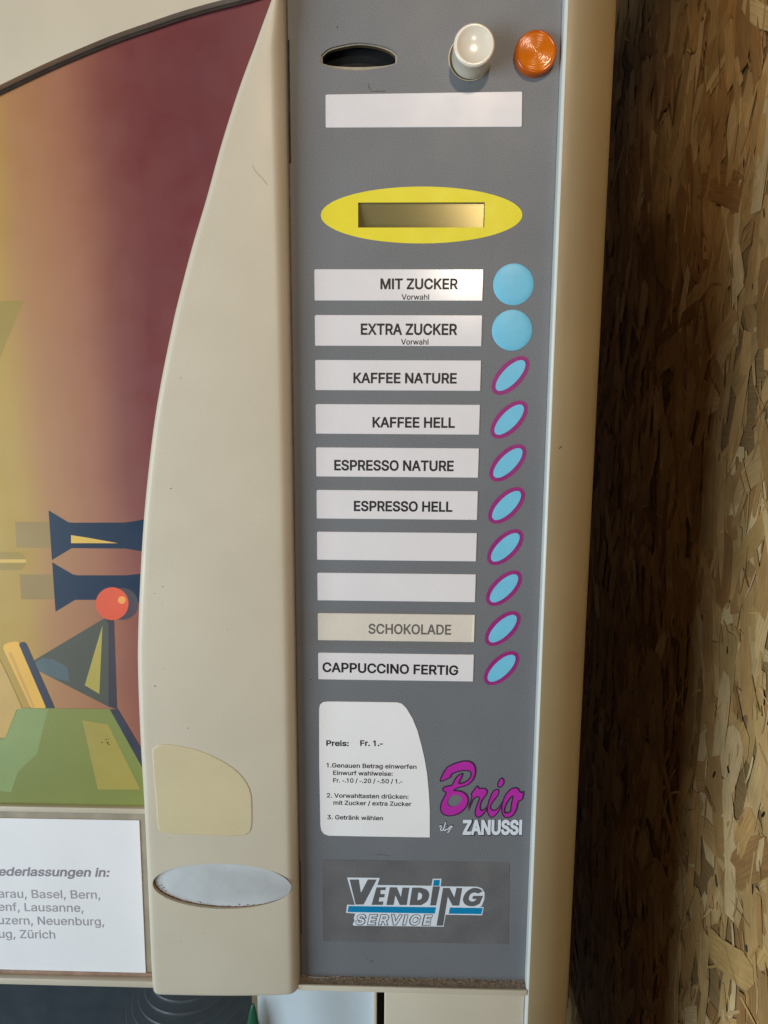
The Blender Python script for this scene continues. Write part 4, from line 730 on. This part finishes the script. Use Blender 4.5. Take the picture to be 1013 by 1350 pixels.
# ------------------------------------------------------------------ curved beige cover between picture and keypad
curve_px = [(360,0),(339.6,51.3),(315.9,114.5),(292,189.5),(272.5,260.6),(252.7,327.7),(234,400),(227,431),(213.2,498.5),(203.4,557.7),(196.2,617),(190.7,672),(186.8,727.5),(184.4,775),(182.3,828),(181.7,872),(183.4,931),(186.2,991),(189.7,1050),(194.9,1157),(200.3,1282),(203,1307)]
cpts = spline(PP(curve_px, -.0105), 8, False)
HC = .0130; XCR = -.0583; ZCB = P(290, 1312.5, -.011)[1]
ztip, xtip = cpts[0][1]+.0135, XCR-.0004
cpts = [(xtip, ztip)]+cpts
def left_x(z):
    if z >= cpts[0][1]: return xtip
    for (xa, za), (xb, zb_) in zip(cpts, cpts[1:]):
        if zb_ <= z <= za: return xa+(xb-xa)*(za-z)/max(1e-9, za-zb_)
    (xa, za), (xb, zb_) = cpts[-2], cpts[-1]
    return xb+(xb-xa)/(zb_-za)*(z-zb_)
def cover_y(x, z):
    xl = left_x(z); u = max(0, min(1, (x-xl)/max(1e-6, XCR-xl)))
    return -HC+.0006*(1-u)**3*0+.0030*u**3
def section(z, drop=0.0, inset=0.0):
    xl, xr = left_x(z)+inset, XCR-inset
    w = xr-xl; s = max(.05, min(1, w/.014)); rl, rr = .0034*s, .0058*s
    pts = [(xl, .004), (xl, -.004)]
    for k in range(7):
        a = math.pi/2*k/6; pts.append((xl+rl-rl*math.cos(a), None, rl*(1-math.sin(a))))
    for k in range(1, 30): pts.append((xl+rl+(w-rl-rr)*k/30, None, 0))
    for k in range(9):
        a = math.pi/2*k/8; pts.append((xr-rr+rr*math.sin(a), None, rr*1.1*(1-math.cos(a))))
    pts += [(xr, -.003), (xr, .004)]
    out = []
    for p in pts:
        if len(p) == 2: out.append((p[0], p[1], z))
        else: out.append((p[0], min(.003, cover_y(p[0]-inset*0, z)+p[2]+drop), z))
    return out
b = MB(); kk = b.slot(beige); ks = b.slot(seam)
rows = []
zs_ = []
r0 = .0026
for k in range(7):
    a = math.pi/2*k/6
    zz = ZCB+r0-r0*math.sin(math.pi/2-a)   # from the underside up
    rows.append(section(ZCB+r0*(1-math.cos(a)) if False else ZCB+r0-r0*math.cos(a), r0*(1-math.sin(a)), .0022*(1-math.sin(a))))
n = 150
for i in range(1, n+1): rows.append(section(ZCB+r0+(ztip-ZCB-r0)*i/n))
vr = [[b.bm.verts.new(p) for p in r] for r in rows]
for ra_, rb_ in zip(vr, vr[1:]):
    for j in range(len(ra_)-1): b.bm.faces.new((ra_[j], ra_[j+1], rb_[j+1], rb_[j])).material_index = kk
b.bm.faces.new(vr[0]).material_index = kk
b.bm.faces.new(vr[-1]).material_index = kk
cover = b.build('curved_cover', vm, smooth=45)
# oval recess cut into the cover
ocx, ocz = P(293.3, 1167, -.0115)
orx = (P(384, 1167, -.0115)[0]-P(202.3, 1167, -.0115)[0])/2; orz = (P(293, 1137, -.0115)[1]-P(293, 1196.5, -.0115)[1])/2
oy = cover_y(ocx, ocz)
ot = math.radians(-1.2)
t = MB(); t.prism(ellipse(ocx, ocz, orx, orz, 96, ot), oy+.0024, -.03, beige)
cut = t.build('cutter')
md = cover.modifiers.new('cut', 'BOOLEAN'); md.operation = 'DIFFERENCE'; md.object = cut; md.solver = 'EXACT'
dg = bpy.context.evaluated_depsgraph_get(); me2 = bpy.data.meshes.new_from_object(cover.evaluated_get(dg))
cover.modifiers.clear(); old = cover.data; cover.data = me2; bpy.data.meshes.remove(old)
bpy.data.objects.remove(cut)
bm = bmesh.new(); bm.from_mesh(cover.data); finish(bm, 35); bm.to_mesh(cover.data); bm.free()
b = MB(); b.prism(ellipse(ocx, ocz, orx-.00015, orz-.00015, 96, ot), oy+.0034, oy+.0019, oval_white, .0003, 2)
ovp = b.build('oval_plate', cover, 'white oval plate with a grimy lower rim', smooth=30)
# grime along the lower rim of the oval, painted shade along the upper
b = MB(); rr = random.Random(3)
def rim_pt(a, k): 
    ct_, st_ = math.cos(ot), math.sin(ot); x_, z_ = orx*k*math.cos(a), orz*k*math.sin(a)
    return (ocx+x_*ct_-z_*st_, ocz+x_*st_+z_*ct_)
A0, A1 = math.radians(160), math.radians(335)
NN = 90; prev = None
for i in range(NN+1):
    a = A0+(A1-A0)*i/NN
    thick = (.004+.036*max(0, math.sin((a-A0)/(A1-A0)*math.pi))**.7)*rr.uniform(.55, 1.2)
    p_out, p_in = rim_pt(a, 1-.002), rim_pt(a, 1-thick)
    if prev:
        b.face([(prev[0][0], oy+.00175, prev[0][1]), (p_out[0], oy+.00175, p_out[1]), (p_in[0], oy+.00175, p_in[1]), (prev[1][0], oy+.00175, prev[1][1])], dirt)
    prev = (p_out, p_in)
for i in range(34):
    a = math.radians(rr.triangular(165, 330, 200)); k = rr.uniform(.88, 1.02)
    x_, z_ = rim_pt(a, k); r_ = rr.uniform(.15, .5)*MM
    yy = (oy+.0017) if k < .985 else cover_y(x_, z_)-.00012
    b.flat([[(x_+r_*rr.uniform(.5, 1.3)*math.cos(q), z_+r_*rr.uniform(.5, 1.1)*math.sin(q)) for q in (j*math.pi/3 for j in range(6))]], yy, dirt)
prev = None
for i in range(61):      # shadow along the upper edge, painted as a dark crescent
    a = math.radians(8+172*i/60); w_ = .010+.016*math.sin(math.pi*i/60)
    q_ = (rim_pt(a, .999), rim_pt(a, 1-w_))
    if prev: b.face([(p[0], oy+.00172, p[1]) for p in (prev[0], q_[0], q_[1], prev[1])], brown_gap_shade)
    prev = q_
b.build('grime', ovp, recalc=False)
# yellowed badge plate with one curved corner
bd = [(92,140),(105,105),(140,88),(200,90),(270,102),(340,120),(420,152),(500,195),(565,245),(612,305),(636,365),(642,430),(641,545),(625,582),(590,598),(480,597),(300,588),(170,580),(140,570),(124,545),(112,400)]
bpts = spline([P(180+x/4.221, 960+y/4.221, -.0125) for x, y in bd], 4)
b = MB(); gb = lambda d, off: [(x, cover_y(x, z)+off, z) for x, z in grow([bpts], d)[0]]
loops = [gb(0, .0004), gb(0, -.00020), gb(-.00022, -.00034), gb(-.0006, -.00036)]
vs = [[b.bm.verts.new(p) for p in l] for l in loops]; kk = b.slot(beige_old); ks = b.slot(seam)
for qi, (u_, w_) in enumerate(zip(vs, vs[1:])):
    for j in range(len(u_)): b.bm.faces.new((u_[j], u_[(j+1) % len(u_)], w_[(j+1) % len(u_)], w_[j])).material_index = kk
t = bmesh.new()
b.flat([[(p[0], p[2]) for p in loops[-1]]], lambda x, z: cover_y(x, z)-.00036, beige_old)
b.build('badge_plate', cover, 'yellowed plate with a curved corner', smooth=40)
b = MB()
def cblot(px, py, r, m=seam):
    x, z = P(px, py, -.0125); r *= MM
    b.flat([[(x+r*random.uniform(.5, 1.2)*math.cos(q), z+r*random.uniform(.5, 1.2)*math.sin(q)) for q in (j*math.pi/3 for j in range(6))]], cover_y(x, z)-.00012, m)
for px, py, r in [(204.5, 782, .35), (215, 773, .4), (205, 904, .6), (248.5, 959.5, .45), (224, 1104, .35), (216, 881, .25), (226, 644, .5), (239, 498, .35), (330, 690, .25), (300, 830, .25), (268, 1230, .35), (270, 1252, .3), (240, 1240, .4), (330, 1215, .3), (215, 795, .25), (285, 1268, .3)]:
    cblot(px, py, r*.75)
def cscratch(pts, w, m):
    q = spline([P(x, y_, -.0125) for x, y_ in pts], 6, False)
    for (xa, za), (xb, zb_) in zip(q, q[1:]):
        d = Vector((xb-xa, zb_-za)); d.normalize(); n_ = Vector((-d.y, d.x))*w*MM/2
        b.face([(x, cover_y(x, z)-.00013, z) for x, z in ((xa+n_.x, za+n_.y), (xb+n_.x, zb_+n_.y), (xb-n_.x, zb_-n_.y), (xa-n_.x, za-n_.y))], m)
scr = mat('faint scratch', (178, 165, 140), .6, .1)
cscratch([(333,218),(337,226),(345,234),(352,243)], .22, scr)
absorb(cover, b.build('dirt_specks', None, recalc=False))

# grimy seam between cover and keypad strip
b = MB(); b.box((XCR-.0002, -.0003, ZCB+.004), (XCR+.0007, .003, ZT), seam)
b.box((XCR+.0005, -.0005, P(380, 215)[1]), (XCR+.0013, .003, P(380, 53)[1]), black)
b.box((XCR+.0005, -.0005, P(380, 1230)[1]), (XCR+.0011, .003, P(380, 1135)[1]), brown_gap_shade)
b.build('seam', panel)

# ------------------------------------------------------------------ picture panel, top cover and information card
YP = .0
PX0 = XFAR; art_z0, art_z1 = P(90, 1064.5)[1], .20
po = MB()
po.face([(PX0, YP, art_z0), (XCR-.002, YP, art_z0), (XCR-.002, YP, art_z1), (PX0, YP, art_z1)], wash)
LV = [0]
def art(pts, rgb, rnd=0, k=1.0, **kw):
    LV[0] += 1
    loops = [[P(x/3.374, 650+y/3.374) for x, y in pts]]
    if rnd: loops = [rounded(loops[0], rnd*MM, 4)]
    po.flat(loops, YP-.000008*LV[0], mat('print %d' % LV[0], tuple(min(250, v*k) for v in rgb), 0.40, kw.get('vary', .05), kw.get('scale', 40), 0.05, 2200, 0.05, 1200, spec=.4))
art([(-400,-855),(108,-855),(-0,-600),(-100,-380),(-400,-380)], (156,132,62))
art([(68,128),(235,128),(245,243),(75,243)], (152,126,76)); art([(88,362),(240,362),(250,473),(95,473)], (152,126,76))
art([(-300,262),(85,262),(108,275),(118,302),(112,325),(95,343),(-300,343)], (158,132,62))
art([(-300,295),(118,295),(117,310),(-300,310)], (212,176,92))
nv = (6,34,64)
art([(217,77),(305,130),(330,132),(555,131),(600,125),(720,100),(720,270),(620,257),(560,247),(320,245),(232,298)], nv)
art([(233,308),(325,362),(345,366),(560,366),(610,361),(720,345),(720,500),(610,485),(555,475),(335,475),(248,528)], nv)
art([(317,187),(400,200),(525,223),(317,223)], (222,182,82))
def disc(cx, cy, r, rgb): art([(cx+r*math.cos(a*math.pi/24), cy+r*math.sin(a*math.pi/24)) for a in range(48)], rgb)
disc(545, 493, 71, (74,66,74))
art([(468,560),(508,560),(522,962),(484,950)], (62,56,66))
art([(468,555),(155,742),(135,765),(180,795),(484,950),(484,580)], (82,82,72), vary=.10, scale=25)
art([(140,765),(190,735),(240,740),(300,775),(310,838),(240,822),(180,795)], (86,100,104), vary=.12, scale=60)
art([(457,588),(378,855),(443,893)], (176,160,78))
disc(500, 492, 73, (222,90,60)); disc(543, 476, 17, (238,160,84))
art([(12,685),(28,668),(75,657),(92,668),(208,958),(140,958)], (228,176,76), rnd=2)
art([(38,712),(52,705),(158,955),(146,955)], (205,160,84))
art([(84,670),(102,660),(118,668),(246,958),(208,958)], (54,56,72), rnd=1.2)
art([(75,955),(490,960),(640,1230),(740,1398),(-400,1398),(-400,1090),(25,1088)], (128,134,70), vary=.06, scale=20)
art([(82,957),(215,960),(190,1060),(165,1160),(80,1240),(50,1330),(-200,1300),(-200,1150),(0,1100),(28,1088)], (136,152,96), vary=.08, scale=30)
art([(-400,760),(0,740),(30,800),(75,900),(100,958),(75,962),(25,1088),(-400,1088)], (196,160,92), vary=.06)
art([(367,1010),(482,1030),(625,1318),(437,1318)], (164,148,74))
art([(490,962),(525,960),(640,1155),(740,1360),(640,1232)], (58,60,74))
for dx, dy, r in [(455,1108,3), (474,1096,3), (483,1093,2), (480,1110,4), (486,1118,3)]: disc(dx, dy, r, (60,50,44))
poster = po.build('picture_panel', vm, recalc=False)

# top cover with arched lower edge
arch = spline([P(x, y, -.005) for x, y in [(-420,330),(-250,232),(-120,172),(0,113),(60,84.5),(100,67),(150,46.5),(200,29),(240,15.5),(280,4),(320,-6),(352,-16),(372,-30)]], 5, False)
arch = [p for p in arch if p[0] < XCR-.0006]
tl = [(arch[0][0], ZT)]+arch+[(arch[-1][0], ZT)]
b = MB(); b.prism(tl, .004, -.0055, beige, .0012, 3)
tc_ = b.build('top_cover', vm, smooth=35)
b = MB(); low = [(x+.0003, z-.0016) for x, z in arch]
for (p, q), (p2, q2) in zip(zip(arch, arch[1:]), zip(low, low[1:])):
    b.face([(p[0], -.0012, p[1]+.001), (q[0], -.0012, q[1]+.001), (q2[0], -.0012, q2[1]), (p2[0], -.0012, p2[1])], brown_gap_shade)  # dark strip painted in for the shadow line under the cover's edge
b.build('gap_shade_strip', tc_, recalc=False)

# information card in its frame, with the beige bands above and below
XJ = -.125
b = MB()
zA, zB = P(90, 1064.5, -.003)[1], P(90, 1072, -.003)[1]
b.box((PX0, -.0030, zB), (XJ, .004, zA), beige, .0008, 2)
zC, zD = P(90, 1291.5, -.004)[1], P(90, 1300.5, -.004)[1]
b.box((PX0, -.0040, zD), (XJ, .004, zC), beige, .0010, 2)
b.build('picture_frame_band', vm, smooth=30)
fr = mat('grimy grey beige frame', (150, 138, 120), .55, .15, 90)
b = MB(); b.box((PX0, .0002, zC-.001), (XJ, .004, zB+.001), fr)
b.box((PX0, -.0006, zC), (XJ, .0004, zC+.0026), mat('brown grime on frame', (146, 116, 98), .7, .25, 120))
frm = b.build('card_frame', vm)
b = MB(); cr_ = [P(-300, 1286)[0], P(-300, 1283)[1]]
cardpts = [(PX0+.004, P(0, 1282.3)[1]), P(192.8, 1284.8), P(184.0, 1081.2), (PX0+.004, P(0, 1078.8)[1])]
b.prism(cardpts, .0001, -.0004, card_white)
card = b.build('information_card', vm)
b = MB()
def cq(x, y): return P(x/4.5, 1040+y/4.5)
def card_line(full, vis, x0, x1, base, capx, bold, slant, m):
    """visible tail runs from pixel x0 to x1; the hidden first letters go on to its left at the same scale"""
    _, a0, b0 = glyph_run(vis, bold, slant); _, a1, b1 = glyph_run(full, bold, slant)
    pa, pb = cq(x0, base[0]), cq(x1, base[1])
    L = (pb[0]-pa[0])*(b1-a1)/(b0-a0)
    s = (pb[1]-pa[1])/(pb[0]-pa[0])
    text_line(b, full, (pb[0]-L, pb[1]-s*L), pb, abs(cq(0, capx)[1]-cq(0, 0)[1]), -.00050, m, bold, slant)
card_line('Niederlassungen in:', 'ederlassungen in:', -4, 655, (511, 518), 50, 20, .2, ink_soft_b)
card_line('Aarau, Basel, Bern,', 'arau, Basel, Bern,', -6, 598, (642, 649), 50, 6, 0, ink_soft)
card_line('Genf, Lausanne,', 'enf, Lausanne,', -6, 498, (720, 727), 50, 6, 0, ink_soft)
card_line('Luzern, Neuenburg,', 'uzern, Neuenburg,', -6, 621, (799, 808), 50, 6, 0, ink_soft)
card_line('Zug, Zürich', 'ug, Zürich', -3, 331, (880, 885), 50, 6, 0, ink_soft)
b.build('lettering', card, recalc=False)

# ------------------------------------------------------------------ below the keypad: ledge, lower door, cup compartment
zl1, zl0 = P(540, 1302, -.0070)[1], P(540, 1309.3, -.0070)[1]
b = MB(); b.box((XCR-.0005, -.0072, zl0), (XR+.0002, .004, zl1-.0006), beige, .0005, 2)
b.box((XCR-.0005, -.0073, zl1-.002), (XR+.0002, -.0058, zl1), beige, .0005, 2)
ledge = b.build('ledge', vm, smooth=30)
b = MB(); rr = random.Random(11)
zd = zl1-.0004
nx, ny = 160, 9
for i in range(nx):     # felt of dust in the corner of the ledge, lumpy
    pass
g = [[b.bm.verts.new((XCR+(XR-XCR)*i/nx, -.0060+.0060*j/ny, zd+(.0001+.0007*(j/ny)**2)*rr.uniform(.4, 1.3))) for j in range(ny+1)] for i in range(nx+1)]
kd = b.slot(dust_m)
for i in range(nx):
    for j in range(ny): b.bm.faces.new((g[i][j], g[i+1][j], g[i+1][j+1], g[i][j+1])).material_index = kd
crumb_a = mat('pale crumbs', (190, 178, 164), .9, .3, 500); crumb_b = mat('dark crumbs', (58, 44, 36), .9, .3, 500)
for i in range(420):
    x = rr.uniform(XCR+.001, XR-.0005); y_ = -rr.random()**1.4*.0058; s = rr.uniform(.00012, .00042)
    z = zd+.0003+.0005*(1+y_/.006)
    m = rr.choice([crumb_a, dust_m, crumb_b, dust_m])
    v = [(x+s*rr.uniform(-1, 1), y_+s*rr.uniform(-1, 1), z+s*rr.uniform(-.4, 1)) for _ in range(4)]
    for f in ((0,1,2),(0,1,3),(0,2,3),(1,2,3)): b.face([v[q] for q in f], m)
b.build('dust_layer', ledge, kind='stuff')

XG0, XG1 = P(497, 1330)[0], P(507, 1330)[0]
Zlow = -.75
b = MB(); b.box((XG1, -.0030, Zlow), (P(690.5, 1330)[0], .006, zl0-.0002), beige, .0010, 3)
b.build('lower_door', vm, smooth=35)
b = MB(); b.box((P(690.8, 1330)[0], -.0008, Zlow), (XR+.002, .006, zl0-.0002), seam); b.build('door_seam', vm)
b = MB(); b.box((XG0-.001, .010, Zlow), (XG1+.001, .0115, zl0), black); b.build('door_gap', vm)
XD = P(339, 1335)[0]
b = MB()
xa, xb = XD, P(492.5, 1330)[0]
nn = 30; vs_ = []
for i in range(nn+1):
    u = i/nn; x = xa+(xb-xa)*u
    y_ = -.0004+.003*(1-u)**3+.0012*math.sin(u*9)
    vs_.append([b.bm.verts.new((x, y_, z)) for z in (Zlow, zl0+.004)])
kk = b.slot(pale_door)
for a_, c_ in zip(vs_, vs_[1:]): b.bm.faces.new((a_[0], c_[0], c_[1], a_[1])).material_index = kk
b.box((xb, -.0025, Zlow), (XG0, .006, zl0-.0002), beige, .0006, 2)
b.build('cup_door', vm, smooth=40)
# dark niche left of it, with the ribbed rubber spout seen from above through the clear door
zN = zl0+.006
b = MB(); YN = .15
b.box((XFAR, YN, -.60), (XD+.012, YN+.003, zN), cave)
b.box((XFAR, .012, -.603), (XD+.012, YN, -.60), cave)
b.box((XD+.009, .012, -.60), (XD+.012, YN, zN), cave)
b.build('cup_compartment', vm)
YS = .070
cxr = P(252, 1335, YS)[0]
b = MB(); prof = []
z_ = P(252, 1312, YS-.02)[1]+.018; r_ = .0105
prof.append((.0005, z_))
while r_ < .060:
    prof += [(r_, z_), (r_+.0026, z_-.0006), (r_+.0030, z_-.0014), (r_+.0026, z_-.0028), (r_+.0006, z_-.0044)]
    r_ += .0042; z_ -= .0056
prof += [(r_, -.59), (.0005, -.59)]
b.lathe(prof, 96, dark_ring, 'Z', (cxr, YS, 0))
b.build('ribbed_spout', vm, smooth=35)
# green pointed tab beside it
YG = -.0035
gx, gz = P(334, 1322, YG)
b = MB(); rings = []
for k in range(14):
    t_ = k/13; w = .0058*t_**.62; rings.append([b.bm.verts.new((gx-.0010*t_+w*math.cos(a), YG+w*.45*math.sin(a), gz-.030*t_)) for a in (2*math.pi*j/16 for j in range(16))])
kk = b.slot(green_m)
for a_, c_ in zip(rings, rings[1:]):
    for j in range(16): b.bm.faces.new((a_[j], a_[(j+1) % 16], c_[(j+1) % 16], c_[j])).material_index = kk
b.build('green_tab', vm, smooth=60, weld=True)
b = MB(); b.box((XFAR, .003, -.60), (XD-.001, .0042, zl0-.0005), pane_m)
b.build('compartment_door', vm)
